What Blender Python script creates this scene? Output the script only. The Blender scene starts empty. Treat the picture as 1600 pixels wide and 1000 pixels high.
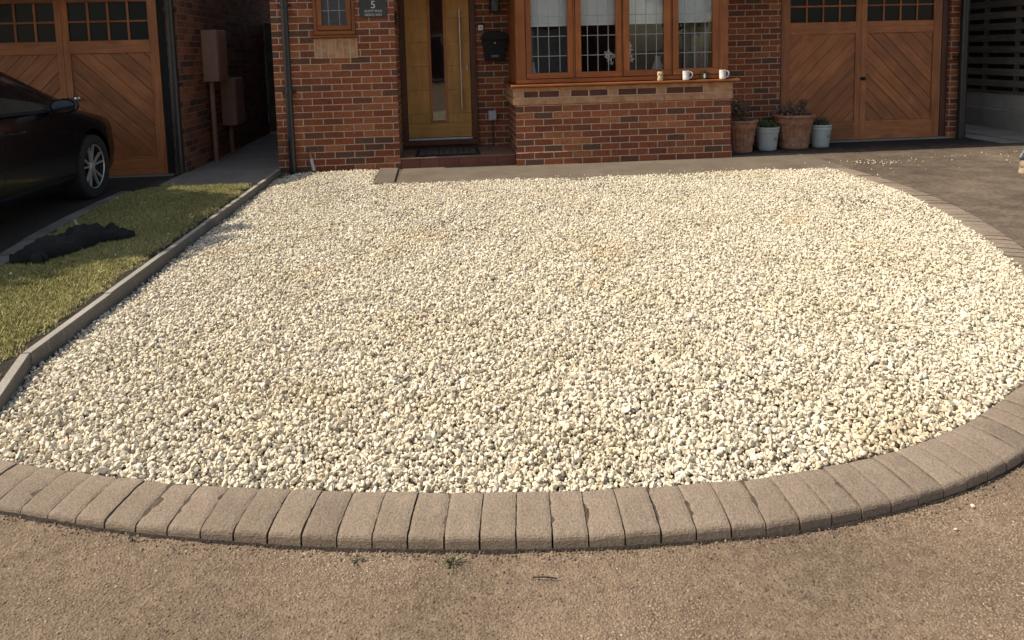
import bpy, bmesh, math, random
import numpy as np
from mathutils import Vector, Matrix, Euler, noise as mnoise
random.seed(7); rng = np.random.default_rng(11)
R = math.radians
scene = bpy.context.scene
COL = scene.collection

# ------------------------------------------------------------------ camera
EYE = 1.34
yaw, pitch, roll = R(-5.4), R(6.0), R(1.45)
fwd = Vector((-math.sin(yaw)*math.cos(pitch), math.cos(yaw)*math.cos(pitch), -math.sin(pitch)))
r0 = Vector((math.cos(yaw), math.sin(yaw), 0)); u0 = r0.cross(fwd)
right = math.cos(roll)*r0 - math.sin(roll)*u0
up = math.sin(roll)*r0 + math.cos(roll)*u0
cd = bpy.data.cameras.new('camera'); cam = bpy.data.objects.new('camera', cd); COL.objects.link(cam)
M = Matrix((right, up, -fwd)).transposed().to_4x4(); M.translation = Vector((0, 0, EYE))
cam.matrix_world = M
cd.sensor_fit = 'HORIZONTAL'; cd.sensor_width = 36.0; cd.lens = 1155/1600*36
cd.shift_y = -300/1600; cd.clip_end = 600; cd.clip_start = .05
scene.camera = cam

# ------------------------------------------------------------------ light
SUN_EL, SUN_AZ = R(50), R(4)          # azimuth measured from -X (left) towards the viewer (-Y)
sun_dir = Vector((-math.cos(SUN_EL)*math.cos(SUN_AZ), -math.cos(SUN_EL)*math.sin(SUN_AZ), math.sin(SUN_EL)))
w = bpy.data.worlds.new('World'); scene.world = w; w.use_nodes = True
nt = w.node_tree; nt.nodes.clear()
sky = nt.nodes.new('ShaderNodeTexSky'); sky.sky_type = 'NISHITA'; sky.sun_disc = False
sky.sun_elevation = SUN_EL
sky.sun_rotation = math.atan2(sun_dir.x, sun_dir.y)
bg = nt.nodes.new('ShaderNodeBackground'); bg.inputs[1].default_value = .145
wo = nt.nodes.new('ShaderNodeOutputWorld')
wbn = nt.nodes.new('ShaderNodeMix'); wbn.data_type = 'RGBA'; wbn.blend_type = 'MULTIPLY'; wbn.inputs[0].default_value = 1; wbn.inputs[7].default_value = (1.12, .97, .80, 1)   # the camera's daylight balance
nt.links.new(sky.outputs[0], wbn.inputs[6]); nt.links.new(wbn.outputs[2], bg.inputs[0]); nt.links.new(bg.outputs[0], wo.inputs[0])
sl = bpy.data.lights.new('sun', 'SUN'); sl.energy = 3.7; sl.angle = R(.55); sl.color = (1, .925, .775)
so = bpy.data.objects.new('sun', sl); COL.objects.link(so)
so.rotation_euler = sun_dir.to_track_quat('Z', 'Y').to_euler()
scene.view_settings.view_transform = 'Standard'; scene.view_settings.look = 'None'
scene.view_settings.exposure = 0.66; scene.view_settings.gamma = 1
scene.cycles.max_bounces = 8; scene.cycles.diffuse_bounces = 4

# ------------------------------------------------------------------ material helpers
def newmat(name):
    m = bpy.data.materials.new(name); m.use_nodes = True
    n = m.node_tree.nodes; n.clear()
    out = n.new('ShaderNodeOutputMaterial'); b = n.new('ShaderNodeBsdfPrincipled')
    m.node_tree.links.new(b.outputs[0], out.inputs[0])
    return m, n, m.node_tree.links, b
def vin(L, sock, val):
    if hasattr(val, 'is_output') or isinstance(val, bpy.types.NodeSocket): L.new(val, sock)
    else: sock.default_value = val
def c4(c): return (*c, 1) if len(c) == 3 else c
def noise_n(n, L, vec, scale, detail=4, rough=.55, dist=0):
    t = n.new('ShaderNodeTexNoise'); t.inputs['Scale'].default_value = scale
    t.inputs['Detail'].default_value = detail; t.inputs['Roughness'].default_value = rough
    t.inputs['Distortion'].default_value = dist
    if vec is not None: L.new(vec, t.inputs['Vector'])
    return t.outputs[0]
def ramp(n, L, fac, stops, interp='LINEAR'):
    r = n.new('ShaderNodeValToRGB'); r.color_ramp.interpolation = interp
    e = r.color_ramp.elements
    while len(e) < len(stops): e.new(.5)
    for k, (p, c) in enumerate(stops):
        e[k].position = p; e[k].color = c4(c) if not isinstance(c, (int, float)) else (c, c, c, 1)
    L.new(fac, r.inputs[0]); return r.outputs[0]
def mixc(n, L, fac, a, b, mode='MIX'):
    x = n.new('ShaderNodeMix'); x.data_type = 'RGBA'; x.blend_type = mode
    vin(L, x.inputs[0], fac)
    vin(L, x.inputs[6], c4(a) if isinstance(a, tuple) else a)
    vin(L, x.inputs[7], c4(b) if isinstance(b, tuple) else b)
    return x.outputs[2]
def mth(n, L, op, a, b=None, c=None, clamp=False):
    x = n.new('ShaderNodeMath'); x.operation = op; x.use_clamp = clamp
    vin(L, x.inputs[0], a)
    if b is not None: vin(L, x.inputs[1], b)
    if c is not None: vin(L, x.inputs[2], c)
    return x.outputs[0]
def bump(n, L, h, strength=.5, dist=.01, prev=None):
    b = n.new('ShaderNodeBump'); b.inputs['Strength'].default_value = strength
    b.inputs['Distance'].default_value = dist; L.new(h, b.inputs['Height'])
    if prev is not None: L.new(prev, b.inputs['Normal'])
    return b.outputs[0]
def objco(n):
    return n.new('ShaderNodeTexCoord').outputs['Object']
def attr(n, name, kind='GEOMETRY'):
    a = n.new('ShaderNodeAttribute'); a.attribute_name = name; a.attribute_type = kind; return a

def simple(name, c1, c2=None, rough=.6, scale=8, metal=0, bs=0, bscale=60, bdist=.004, spec=.5, coat=0, speck=None):
    m, n, L, b = newmat(name)
    co = objco(n)
    c2 = c2 or tuple(x*.8 for x in c1)
    f = noise_n(n, L, co, scale, 5)
    col = ramp(n, L, f, [(.3, c1), (.7, c2)])
    if speck:
        f2 = noise_n(n, L, co, speck[0], 3, .7)
        col = mixc(n, L, ramp(n, L, f2, [(.45, 0.), (.62, 1.)]), col, speck[1])
    L.new(col, b.inputs['Base Color'])
    b.inputs['Roughness'].default_value = rough; b.inputs['Metallic'].default_value = metal
    b.inputs['Specular IOR Level'].default_value = spec
    if coat: b.inputs['Coat Weight'].default_value = coat; b.inputs['Coat Roughness'].default_value = .03
    if bs: L.new(bump(n, L, noise_n(n, L, co, bscale, 4, .6), bs, bdist), b.inputs['Normal'])
    return m

def brick_mat(name, stops, mortar=(.47, .355, .245), offx=0., bw=.225, bh=.0773, dim=1., plain=False, ms=.0062):
    m, n, L, b = newmat(name)
    co = objco(n); sep = n.new('ShaderNodeSeparateXYZ'); L.new(co, sep.inputs[0])
    g = n.new('ShaderNodeNewGeometry'); sn = n.new('ShaderNodeSeparateXYZ'); L.new(g.outputs['True Normal'], sn.inputs[0])
    isx = mth(n, L, 'GREATER_THAN', mth(n, L, 'ABSOLUTE', sn.outputs[0]), .6)
    u = mth(n, L, 'ADD', mth(n, L, 'MULTIPLY', sep.outputs[1], isx), mth(n, L, 'MULTIPLY', sep.outputs[0], mth(n, L, 'SUBTRACT', 1., isx)))
    u = mth(n, L, 'ADD', u, offx)
    # a little waviness in the joints
    wv = mth(n, L, 'MULTIPLY', mth(n, L, 'SUBTRACT', noise_n(n, L, co, 9, 3), .5), .009)
    wu = mth(n, L, 'MULTIPLY', mth(n, L, 'SUBTRACT', noise_n(n, L, co, 13, 2), .5), .010)
    cb = n.new('ShaderNodeCombineXYZ'); L.new(mth(n, L, 'ADD', u, wu), cb.inputs[0]); L.new(mth(n, L, 'ADD', sep.outputs[2], wv), cb.inputs[1])
    t = n.new('ShaderNodeTexBrick'); L.new(cb.outputs[0], t.inputs['Vector'])
    t.inputs['Color1'].default_value = (0, 0, 0, 1); t.inputs['Color2'].default_value = (1, 1, 1, 1); t.inputs['Mortar'].default_value = (0, 0, 0, 1)
    t.inputs['Scale'].default_value = 1; t.inputs['Mortar Size'].default_value = ms; t.inputs['Mortar Smooth'].default_value = .25
    t.inputs['Bias'].default_value = 0; t.inputs['Brick Width'].default_value = bw; t.inputs['Row Height'].default_value = bh
    col = ramp(n, L, t.outputs['Color'], stops)
    fn = noise_n(n, L, co, 38, 5, .65)
    col = mixc(n, L, 1., col, ramp(n, L, fn, [(.25, .62), (.5, 1.), (.8, 1.45)]), 'MULTIPLY')
    big = noise_n(n, L, co, 2.3, 3)
    col = mixc(n, L, 1., col, ramp(n, L, big, [(.3, .82), (.7, 1.15)]), 'MULTIPLY')
    mc = mixc(n, L, 1., mortar, ramp(n, L, noise_n(n, L, co, 55, 4, .6), [(.3, .7), (.7, 1.15)]), 'MULTIPLY')
    # ragged mortar smears on the arrises
    fac = mth(n, L, 'ADD', t.outputs['Fac'], mth(n, L, 'MULTIPLY', mth(n, L, 'SUBTRACT', noise_n(n, L, co, 90, 3), .5), .5))
    fac = ramp(n, L, fac, [(.25, 0.), (.62, 1.)])
    col = mixc(n, L, fac, col, mc)
    L.new(col, b.inputs['Base Color']); b.inputs['Roughness'].default_value = .88; b.inputs['Specular IOR Level'].default_value = .25
    h = mth(n, L, 'SUBTRACT', mth(n, L, 'MULTIPLY', noise_n(n, L, co, 70, 5, .7), .35), t.outputs['Fac'])
    L.new(bump(n, L, h, .8, .006), b.inputs['Normal'])
    return m

def wood_mat(name, dark, mid, light, rough=.5, gs=1.0, spec=.4, coat=0):
    m, n, L, b = newmat(name)
    uv = n.new('ShaderNodeUVMap'); uv.uv_map = 'UVMap'
    mp = n.new('ShaderNodeMapping'); L.new(uv.outputs[0], mp.inputs[0]); mp.inputs['Scale'].default_value = (1.2*gs, 14*gs, 1)
    f = noise_n(n, L, mp.outputs[0], 2.2, 6, .6, .7)
    mp2 = n.new('ShaderNodeMapping'); L.new(uv.outputs[0], mp2.inputs[0]); mp2.inputs['Scale'].default_value = (6*gs, 130*gs, 1)
    f2 = noise_n(n, L, mp2.outputs[0], 2., 3, .6)
    f = mth(n, L, 'ADD', mth(n, L, 'MULTIPLY', f, .72), mth(n, L, 'MULTIPLY', f2, .28))
    col = ramp(n, L, f, [(.32, dark), (.5, mid), (.68, light)])
    rn = attr(n, 'rnd').outputs['Fac']
    col = mixc(n, L, 1., col, ramp(n, L, rn, [(0, .80), (1., 1.22)]), 'MULTIPLY')
    blot = noise_n(n, L, objco(n), 3.5, 3)
    col = mixc(n, L, 1., col, ramp(n, L, blot, [(.3, .8), (.7, 1.15)]), 'MULTIPLY')
    L.new(col, b.inputs['Base Color']); b.inputs['Roughness'].default_value = rough; b.inputs['Specular IOR Level'].default_value = spec
    if coat: b.inputs['Coat Weight'].default_value = coat; b.inputs['Coat Roughness'].default_value = .2
    L.new(bump(n, L, f, .3, .002), b.inputs['Normal'])
    return m

def glass_mat(name, tint=(.75, .8, .8), refl=1.0, rough=0.0, base=.0):
    m = bpy.data.materials.new(name); m.use_nodes = True
    n = m.node_tree.nodes; n.clear(); L = m.node_tree.links
    out = n.new('ShaderNodeOutputMaterial'); mx = n.new('ShaderNodeMixShader')
    tr = n.new('ShaderNodeBsdfTransparent'); tr.inputs[0].default_value = c4(tint)
    gl = n.new('ShaderNodeBsdfGlossy'); gl.inputs[0].default_value = (1, 1, 1, 1); gl.inputs['Roughness'].default_value = rough
    fr = n.new('ShaderNodeFresnel'); fr.inputs[0].default_value = 1.5
    f = mth(n, L, 'MULTIPLY_ADD', fr.outputs[0], refl*1.6, base, clamp=True)
    wob = noise_n(n, L, objco(n), 2.2, 2)
    bp = bump(n, L, wob, .06, .02); L.new(bp, gl.inputs['Normal'])
    L.new(f, mx.inputs[0]); L.new(tr.outputs[0], mx.inputs[1]); L.new(gl.outputs[0], mx.inputs[2]); L.new(mx.outputs[0], out.inputs[0])
    return m

RED = [(0, (.108, .056, .040)), (.13, (.125, .056, .036)), (.24, (0.168, 0.053, 0.029)), (.42, (0.207, 0.060, 0.029)), (.62, (0.235, 0.070, 0.032)), (.84, (0.263, 0.085, 0.036)), (1., (0.347, 0.130, 0.056))]
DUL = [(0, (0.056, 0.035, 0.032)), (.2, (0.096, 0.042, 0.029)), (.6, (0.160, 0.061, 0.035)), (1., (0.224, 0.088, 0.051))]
M_ = {}
M_['brick'] = brick_mat('red_brick', RED)
M_['brick_b'] = brick_mat('red_brick_bay', RED, offx=.07)
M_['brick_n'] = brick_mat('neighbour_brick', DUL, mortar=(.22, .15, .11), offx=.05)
M_['wood'] = wood_mat('garage_wood', (.21, .066, .022), (.31, .107, .037), (.41, .155, .056))
M_['wood_win'] = wood_mat('window_wood', (.18, .052, .014), (.25, .076, .020), (.31, .105, .029), rough=.42)
M_['wood_dark'] = wood_mat('dark_wood', (.035, .012, .007), (.055, .018, .010), (.08, .028, .014), rough=.45)
M_['wood_door'] = wood_mat('door_frame_wood', (.055, .018, .008), (.09, .030, .012), (.13, .045, .018), rough=.45)
M_['oak'] = wood_mat('oak_door', (.33, .165, .036), (.42, .210, .050), (.47, .250, .070), rough=.5, gs=.8)
M_['slat'] = wood_mat('grey_slat', (.07, .065, .055), (.11, .10, .085), (.16, .15, .125), rough=.85, spec=.2)
M_['sand'] = simple('orange_stone', (.32, .145, .07), (.44, .23, .115), .9, 9, bs=.8, bscale=45, bdist=.008, speck=(12, (.46, .27, .15)))
M_['mortar'] = simple('mortar', (.52, .39, .26), (.42, .31, .21), .95, 30, bs=.5, bscale=90)
M_['band'] = brick_mat('orange_band', [(0, (.05, .03, .028)), (.25, (.17, .055, .03)), (.5, (.2, .07, .035)), (.55, (.34, .18, .09)), (1, (.44, .26, .14))], mortar=(.40, .27, .16), bw=.225, bh=.07)
M_['black'] = simple('black_plastic', (.012, .012, .013), (.02, .02, .021), .38, 6, bs=.05)
M_['blackm'] = simple('black_metal', (.007, .007, .007), (.013, .013, .013), .6, 20, spec=.3, bs=.15, bscale=200, bdist=.001)
M_['gap'] = simple('dark_recess', (.010, .009, .008), (.016, .013, .012), .9)
M_['greypl'] = simple('grey_plastic', (.45, .46, .47), (.38, .39, .4), .5)
M_['whitepl'] = simple('white_plastic', (.72, .70, .66), (.66, .64, .6), .4)
M_['ceramic'] = simple('white_ceramic', (.80, .77, .72), (.76, .74, .70), .15, 12, spec=.6)
M_['steel'] = simple('brushed_steel', (.62, .60, .56), (.5, .49, .47), .28, 30, metal=1)
M_['lead'] = simple('window_lead', (.20, .21, .22), (.30, .30, .31), .5, 40)
M_['blind'] = simple('blind_cloth', (.82, .84, .82), (.78, .80, .78), .9, 5, bs=.1, bscale=300, bdist=.001)
M_['curtain'] = simple('beige_curtain', (.30, .28, .20), (.22, .20, .15), .95, 9)
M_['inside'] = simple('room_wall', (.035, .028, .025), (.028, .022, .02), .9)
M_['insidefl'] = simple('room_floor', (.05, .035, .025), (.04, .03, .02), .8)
M_['plaque'] = simple('slate', (.030, .030, .028), (.045, .044, .042), .6, 30, bs=.2, bscale=120, bdist=.001)
M_['letter'] = simple('letter_paint', (.72, .69, .62), (.60, .58, .54), .6, 30)
M_['letterdim'] = simple('letter_grey', (.42, .41, .38), (.34, .33, .31), .6, 30)
M_['glass'] = glass_mat('window_glass', (.94, .95, .95), .38)
M_['glass_door'] = glass_mat('door_glass', (.30, .31, .31), 1.3, .03, .04)
M_['glass_frost'] = glass_mat('frosted_glass', (.35, .37, .37), 1.0, .35, .03)
M_['pane'] = simple('dark_pane', (.006, .007, .010), (.008, .009, .012), .2, 3, spec=.12)
M_['terra'] = simple('terracotta', (.22, .085, .045), (.30, .135, .075), .85, 9, bs=.4, bscale=50, bdist=.003, speck=(16, (.34, .19, .12)))
M_['potgrey'] = simple('pale_grey_pot', (.33, .35, .34), (.40, .42, .40), .6, 12, bs=.2, bscale=80, bdist=.001)
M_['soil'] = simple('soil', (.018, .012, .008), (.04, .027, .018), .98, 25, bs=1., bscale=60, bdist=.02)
M_['mat'] = simple('door_mat', (.05, .038, .028), (.12, .09, .065), .98, 14, bs=1., bscale=300, bdist=.004)
M_['tile'] = simple('step_tile', (.17, .095, .065), (.22, .13, .09), .6, 6, bs=.2, bscale=90, bdist=.002)
M_['pipe_brown'] = simple('brown_pipe', (.26, .14, .085), (.20, .105, .065), .6)
M_['box_brown'] = simple('brown_meter_box', (.29, .175, .12), (.23, .14, .095), .6)
M_['paint'] = simple('car_paint', (.004, .004, .006), (.005, .005, .007), .25, 2, spec=.4, coat=.35)
M_['cartrim'] = simple('car_trim', (.010, .010, .010), None, .6)
M_['carglass'] = simple('car_glass', (.035, .035, .030), (.06, .058, .05), .04, 2, spec=.8)
M_['rubber'] = simple('tyre_rubber', (.012, .012, .012), (.022, .021, .020), .9, 30, bs=.4, bscale=90)
M_['alloy'] = simple('alloy', (.50, .48, .44), (.40, .38, .35), .35, 20, metal=.4)
M_['mirror'] = simple('mirror_glass', (.28, .28, .28), None, .03, metal=1)
M_['cloth'] = simple('black_cloth', (.006, .0057, .0055), (.013, .0122, .0115), .95, 30, bs=.5, bscale=400, bdist=.002)
M_['bark'] = simple('bark', (.07, .05, .035), (.12, .09, .06), .95, 12, bs=1, bscale=30, bdist=.02)
M_['roof'] = brick_mat('roof_tile', [(0, (.10, .045, .03)), (1, (.16, .075, .05))], mortar=(.04, .03, .025), bw=.3, bh=.25)
M_['render'] = simple('cream_render', (.55, .5, .42), (.48, .44, .36), .9)
M_['skin'] = simple('skin', (.45, .26, .18), (.40, .22, .15), .5, 20)
M_['hair'] = simple('hair', (.05, .03, .02), None, .7)
M_['shirt'] = simple('dark_shirt', (.03, .035, .05), (.04, .045, .06), .95, 12)
M_['boot'] = simple('tan_boot', (.36, .26, .17), (.28, .20, .13), .8, 30, bs=.3)
M_['sole'] = simple('boot_sole', (.46, .38, .28), (.38, .31, .23), .8)
def camo():
    m, n, L, b = newmat('camouflage_cloth'); co = objco(n)
    col = ramp(n, L, noise_n(n, L, co, 16, 2), [(.42, (.015, .02, .035)), (.46, (.05, .055, .055)), (.52, (.02, .025, .035)), (.57, (.22, .22, .2))], 'CONSTANT')
    L.new(col, b.inputs['Base Color']); b.inputs['Roughness'].default_value = .95; return m
M_['camo'] = camo()
def leafm(name, a, bb, c):
    m, n, L, b = newmat(name)
    rn = attr(n, 'rnd').outputs['Fac']
    L.new(ramp(n, L, rn, [(0, a), (.5, bb), (1, c)]), b.inputs['Base Color']); b.inputs['Roughness'].default_value = .6
    return m
M_['leaf'] = leafm('green_leaf', (.03, .06, .015), (.06, .10, .025), (.12, .14, .05))
M_['leafdry'] = leafm('dry_leaf', (.05, .028, .018), (.11, .055, .032), (.30, .20, .12))
M_['weed'] = leafm('weed_leaf', (.03, .035, .015), (.07, .07, .03), (.25, .22, .14))

# tarmac: road and drive
def tarmac_mat():
    m, n, L, b = newmat('tarmac'); co = objco(n)
    big = noise_n(n, L, co, .9, 4, .6); mid = noise_n(n, L, co, 7, 4, .6)
    # the drive beyond the gravel is greyer and darker: mix by place
    sep = n.new('ShaderNodeSeparateXYZ'); L.new(co, sep.inputs[0])
    yy = mth(n, L, 'ADD', sep.outputs[1], mth(n, L, 'MULTIPLY', mth(n, L, 'SUBTRACT', mid, .5), 1.2))
    fr = n.new('ShaderNodeMapRange'); L.new(yy, fr.inputs[0]); fr.inputs[1].default_value = 3.2; fr.inputs[2].default_value = 4.2
    road = ramp(n, L, big, [(.3, (.175, .124, .083)), (.7, (.215, .154, .105))])
    drv = ramp(n, L, mth(n, L, 'ADD', mth(n, L, 'MULTIPLY', big, .45), mth(n, L, 'MULTIPLY', noise_n(n, L, co, 4.2, 7, .72), .55)), [(.34, (.070, .052, .038)), (.5, (.125, .092, .066)), (.66, (.19, .145, .105))])
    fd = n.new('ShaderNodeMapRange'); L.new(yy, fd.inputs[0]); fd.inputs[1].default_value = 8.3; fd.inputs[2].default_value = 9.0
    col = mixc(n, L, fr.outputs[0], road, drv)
    col = mixc(n, L, fd.outputs[0], col, (.030, .026, .023))  # garage shadow deepened in the tarmac colour
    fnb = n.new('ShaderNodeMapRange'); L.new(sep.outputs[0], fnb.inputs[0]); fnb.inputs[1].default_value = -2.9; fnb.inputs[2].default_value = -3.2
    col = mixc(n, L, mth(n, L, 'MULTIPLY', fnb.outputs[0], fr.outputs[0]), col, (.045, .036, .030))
    v = n.new('ShaderNodeTexVoronoi'); v.inputs['Scale'].default_value = 95; L.new(co, v.inputs['Vector'])
    v2 = n.new('ShaderNodeTexVoronoi'); v2.inputs['Scale'].default_value = 190; L.new(co, v2.inputs['Vector'])
    hn = noise_n(n, L, co, 170, 4, .75)
    col = mixc(n, L, 1., col, ramp(n, L, hn, [(.28, .60), (.5, 1.), (.72, 1.4)]), 'MULTIPLY')
    st = noise_n(n, L, co, 260, 2, .5)
    col = mixc(n, L, ramp(n, L, st, [(.70, 0.), (.75, .7)]), col, (.55, .47, .36))
    pt = noise_n(n, L, co, 3.1, 5, .7)
    col = mixc(n, L, 1., col, ramp(n, L, pt, [(.3, .80), (.7, 1.15)]), 'MULTIPLY')
    col = mixc(n, L, 1., col, ramp(n, L, noise_n(n, L, co, 24, 5, .75), [(.32, .66), (.5, 1.), (.68, 1.34)]), 'MULTIPLY')
    L.new(col, b.inputs['Base Color']); b.inputs['Roughness'].default_value = .93; b.inputs['Specular IOR Level'].default_value = .2
    h = mth(n, L, 'SUBTRACT', hn, mth(n, L, 'MULTIPLY', v.outputs['Distance'], .9))
    L.new(bump(n, L, h, .8, .005), b.inputs['Normal'])
    return m
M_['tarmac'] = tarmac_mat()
def conc(name, a, bb, hb=.6, rv=.15):
    m, n, L, b = newmat(name); co = objco(n)
    col = ramp(n, L, noise_n(n, L, co, 2.2, 6, .65), [(.3, a), (.7, bb)])
    hn = noise_n(n, L, co, 140, 4, .7)
    col = mixc(n, L, 1., col, ramp(n, L, hn, [(.3, .68), (.5, 1.), (.72, 1.3)]), 'MULTIPLY')
    rn = attr(n, 'rnd').outputs['Fac']
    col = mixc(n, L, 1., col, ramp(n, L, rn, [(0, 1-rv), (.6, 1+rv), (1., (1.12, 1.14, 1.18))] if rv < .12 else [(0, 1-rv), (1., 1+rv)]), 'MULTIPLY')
    st = noise_n(n, L, co, 11, 5, .7)
    col = mixc(n, L, ramp(n, L, st, [(.58, 0.), (.72, .35)]), col, tuple(x*1.5 for x in bb))
    L.new(col, b.inputs['Base Color']); b.inputs['Roughness'].default_value = .93; b.inputs['Specular IOR Level'].default_value = .2
    L.new(bump(n, L, hn, hb, .006), b.inputs['Normal']); return m
M_['block'] = conc('kerb_block_concrete', (.215, .163, .120), (.27, .208, .155), 1., .10)
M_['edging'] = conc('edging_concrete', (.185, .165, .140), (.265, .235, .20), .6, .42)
M_['path'] = conc('path_concrete', (.110, .085, .062), (.165, .132, .098), .9)
M_['passage'] = conc('passage_concrete', (.16, .142, .115), (.23, .205, .17), .4)
M_['gboard'] = conc('gravel_board', (.24, .225, .20), (.34, .32, .29), .4)
M_['grav_bed'] = simple('gravel_bed', (.20, .15, .10), (.10, .075, .05), .95, 60, bs=1, bscale=80, bdist=.01)
def pebble_mat():
    m, n, L, b = newmat('cream_pebble')
    a = attr(n, 'tone', 'INSTANCER').outputs['Fac']
    col = ramp(n, L, a, [(0, (.26, .23, .18)), (.03, (.36, .31, .24)), (.12, (.50, .43, .33)), (.25, (.63, .55, .42)), (.6, (.70, .615, .468)), (.88, (.745, .665, .525)), (.97, (.78, .73, .62)), (1, (.56, .44, .30))])  # the few darker tones also stand in for shadowed gaps between stones
    co = n.new('ShaderNodeNewGeometry').outputs['Position']
    col = mixc(n, L, 1., col, ramp(n, L, noise_n(n, L, co, 120, 3, .6), [(.3, .82), (.65, 1.06)]), 'MULTIPLY')
    pat = noise_n(n, L, co, 1.6, 3, .6)
    col = mixc(n, L, 1., col, ramp(n, L, pat, [(.28, (.90, .85, .76)), (.42, (.97, .955, .92)), (.55, (1., 1., 1.))]), 'MULTIPLY')
    L.new(col, b.inputs['Base Color']); b.inputs['Roughness'].default_value = .8; b.inputs['Specular IOR Level'].default_value = .3
    return m
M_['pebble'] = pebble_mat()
def grass_mat():
    m, n, L, b = newmat('grass_blade')
    a = attr(n, 'tone', 'INSTANCER').outputs['Fac']
    col = ramp(n, L, a, [(0, (.14, .132, .034)), (.45, (.31, .278, .09)), (.8, (.45, .39, .16)), (1, (.60, .48, .27))])
    L.new(col, b.inputs['Base Color']); b.inputs['Roughness'].default_value = .65; b.inputs['Specular IOR Level'].default_value = .3
    return m
M_['grass'] = grass_mat()

# ------------------------------------------------------------------ mesh helpers
class MB:
    def __init__(s): s.v = []; s.f = []; s.uv = []; s.r = []
    def face(s, pts, uvs=None, r=None):
        i = len(s.v); s.v += [tuple(p) for p in pts]; s.f.append(tuple(range(i, i+len(pts))))
        s.uv += uvs if uvs else [(p[0]+p[1], p[2]) for p in pts]; s.r.append(random.random() if r is None else r)
    def hexa(s, P, g=None, r=None):
        """8 points: bottom ring 0-3 ccw, top ring 4-7; g = grain axis"""
        P = [Vector(p) for p in P]
        ext = [max(p[k] for p in P)-min(p[k] for p in P) for k in range(3)]
        if g is None: g = ext.index(max(ext))
        o = (random.random()*7, random.random()*7); r = random.random() if r is None else r
        oth = [k for k in range(3) if k != g]
        i = len(s.v); s.v += [tuple(p) for p in P]
        for q in ((0, 3, 2, 1), (4, 5, 6, 7), (0, 1, 5, 4), (1, 2, 6, 5), (2, 3, 7, 6), (3, 0, 4, 7)):
            s.f.append(tuple(i+k for k in q)); s.r.append(r)
            s.uv += [(P[k][g]+o[0], P[k][oth[0]]+P[k][oth[1]]+o[1]) for k in q]
    def box(s, x0, x1, y0, y1, z0, z1, g=None, r=None):
        s.hexa([(x0, y0, z0), (x1, y0, z0), (x1, y1, z0), (x0, y1, z0), (x0, y0, z1), (x1, y0, z1), (x1, y1, z1), (x0, y1, z1)], g, r)
    def obox(s, c, h, rot=None, g=None):
        rot = rot or Matrix.Identity(3); c = Vector(c)
        pts = [c + rot @ Vector((sx*h[0], sy*h[1], sz*h[2])) for sz in (-1, 1) for sx, sy in ((-1, -1), (1, -1), (1, 1), (-1, 1))]
        s.hexa(pts, g)
    def prism(s, poly, a0, a1, ax='y', r=None, grain=(1, 0)):
        """poly in the plane normal to ax (xz for y, xy for z, yz for x)"""
        def P(p, a):
            return {'y': (p[0], a, p[1]), 'z': (p[0], p[1], a), 'x': (a, p[0], p[1])}[ax]
        n = len(poly); i = len(s.v); r = random.random() if r is None else r
        s.v += [P(p, a0) for p in poly] + [P(p, a1) for p in poly]
        o = (random.random()*7, random.random()*7); gx, gy = grain
        U = lambda p: (p[0]*gx+p[1]*gy+o[0], -p[0]*gy+p[1]*gx+o[1])
        s.f.append(tuple(range(i, i+n))); s.uv += [U(p) for p in poly]; s.r.append(r)
        s.f.append(tuple(range(i+2*n-1, i+n-1, -1))); s.uv += [U(p) for p in reversed(poly)]; s.r.append(r)
        for k in range(n):
            k2 = (k+1) % n; s.f.append((i+k, i+n+k, i+n+k2, i+k2)); s.r.append(r)
            s.uv += [U(poly[k]), U(poly[k]), U(poly[k2]), U(poly[k2])]
    def tube(s, pts, rad, n=10, caps=True):
        pts = [Vector(p) for p in pts]; rs = rad if isinstance(rad, (list, tuple)) else [rad]*len(pts)
        base = len(s.v); r = random.random(); prev = None; L = 0
        for k, p in enumerate(pts):
            d = (pts[min(k+1, len(pts)-1)]-pts[max(k-1, 0)]).normalized()
            if prev is None: a = d.orthogonal().normalized()
            else: a = (prev - d*prev.dot(d)).normalized()
            prev = a; b = d.cross(a)
            for j in range(n):
                t = 2*math.pi*j/n; s.v.append(tuple(p+rs[k]*(a*math.cos(t)+b*math.sin(t))))
        for k in range(len(pts)-1):
            for j in range(n):
                q = (base+k*n+j, base+k*n+(j+1) % n, base+(k+1)*n+(j+1) % n, base+(k+1)*n+j)
                s.f.append(q); s.r.append(r); s.uv += [(k, j), (k, j+1), (k+1, j+1), (k+1, j)]
        if caps:
            s.f.append(tuple(base+j for j in reversed(range(n)))); s.uv += [(0, 0)]*n; s.r.append(r)
            s.f.append(tuple(base+(len(pts)-1)*n+j for j in range(n))); s.uv += [(0, 0)]*n; s.r.append(r)
    def lathe(s, prof, c=(0, 0, 0), n=32, fn=None, ax='z'):
        base = len(s.v); r = random.random()
        for k, (rr, z) in enumerate(prof):
            for j in range(n):
                t = 2*math.pi*j/n; q = rr*(fn(t, z) if fn else 1)
                p = (q*math.cos(t), q*math.sin(t), z)
                if ax == 'x': p = (p[2], p[0], p[1])
                if ax == 'y': p = (p[0], p[2], p[1])
                s.v.append((c[0]+p[0], c[1]+p[1], c[2]+p[2]))
        for k in range(len(prof)-1):
            for j in range(n):
                s.f.append((base+k*n+j, base+k*n+(j+1) % n, base+(k+1)*n+(j+1) % n, base+(k+1)*n+j)); s.r.append(r)
                s.uv += [(j/n, k/8), ((j+1)/n, k/8), ((j+1)/n, (k+1)/8), (j/n, (k+1)/8)]
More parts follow.
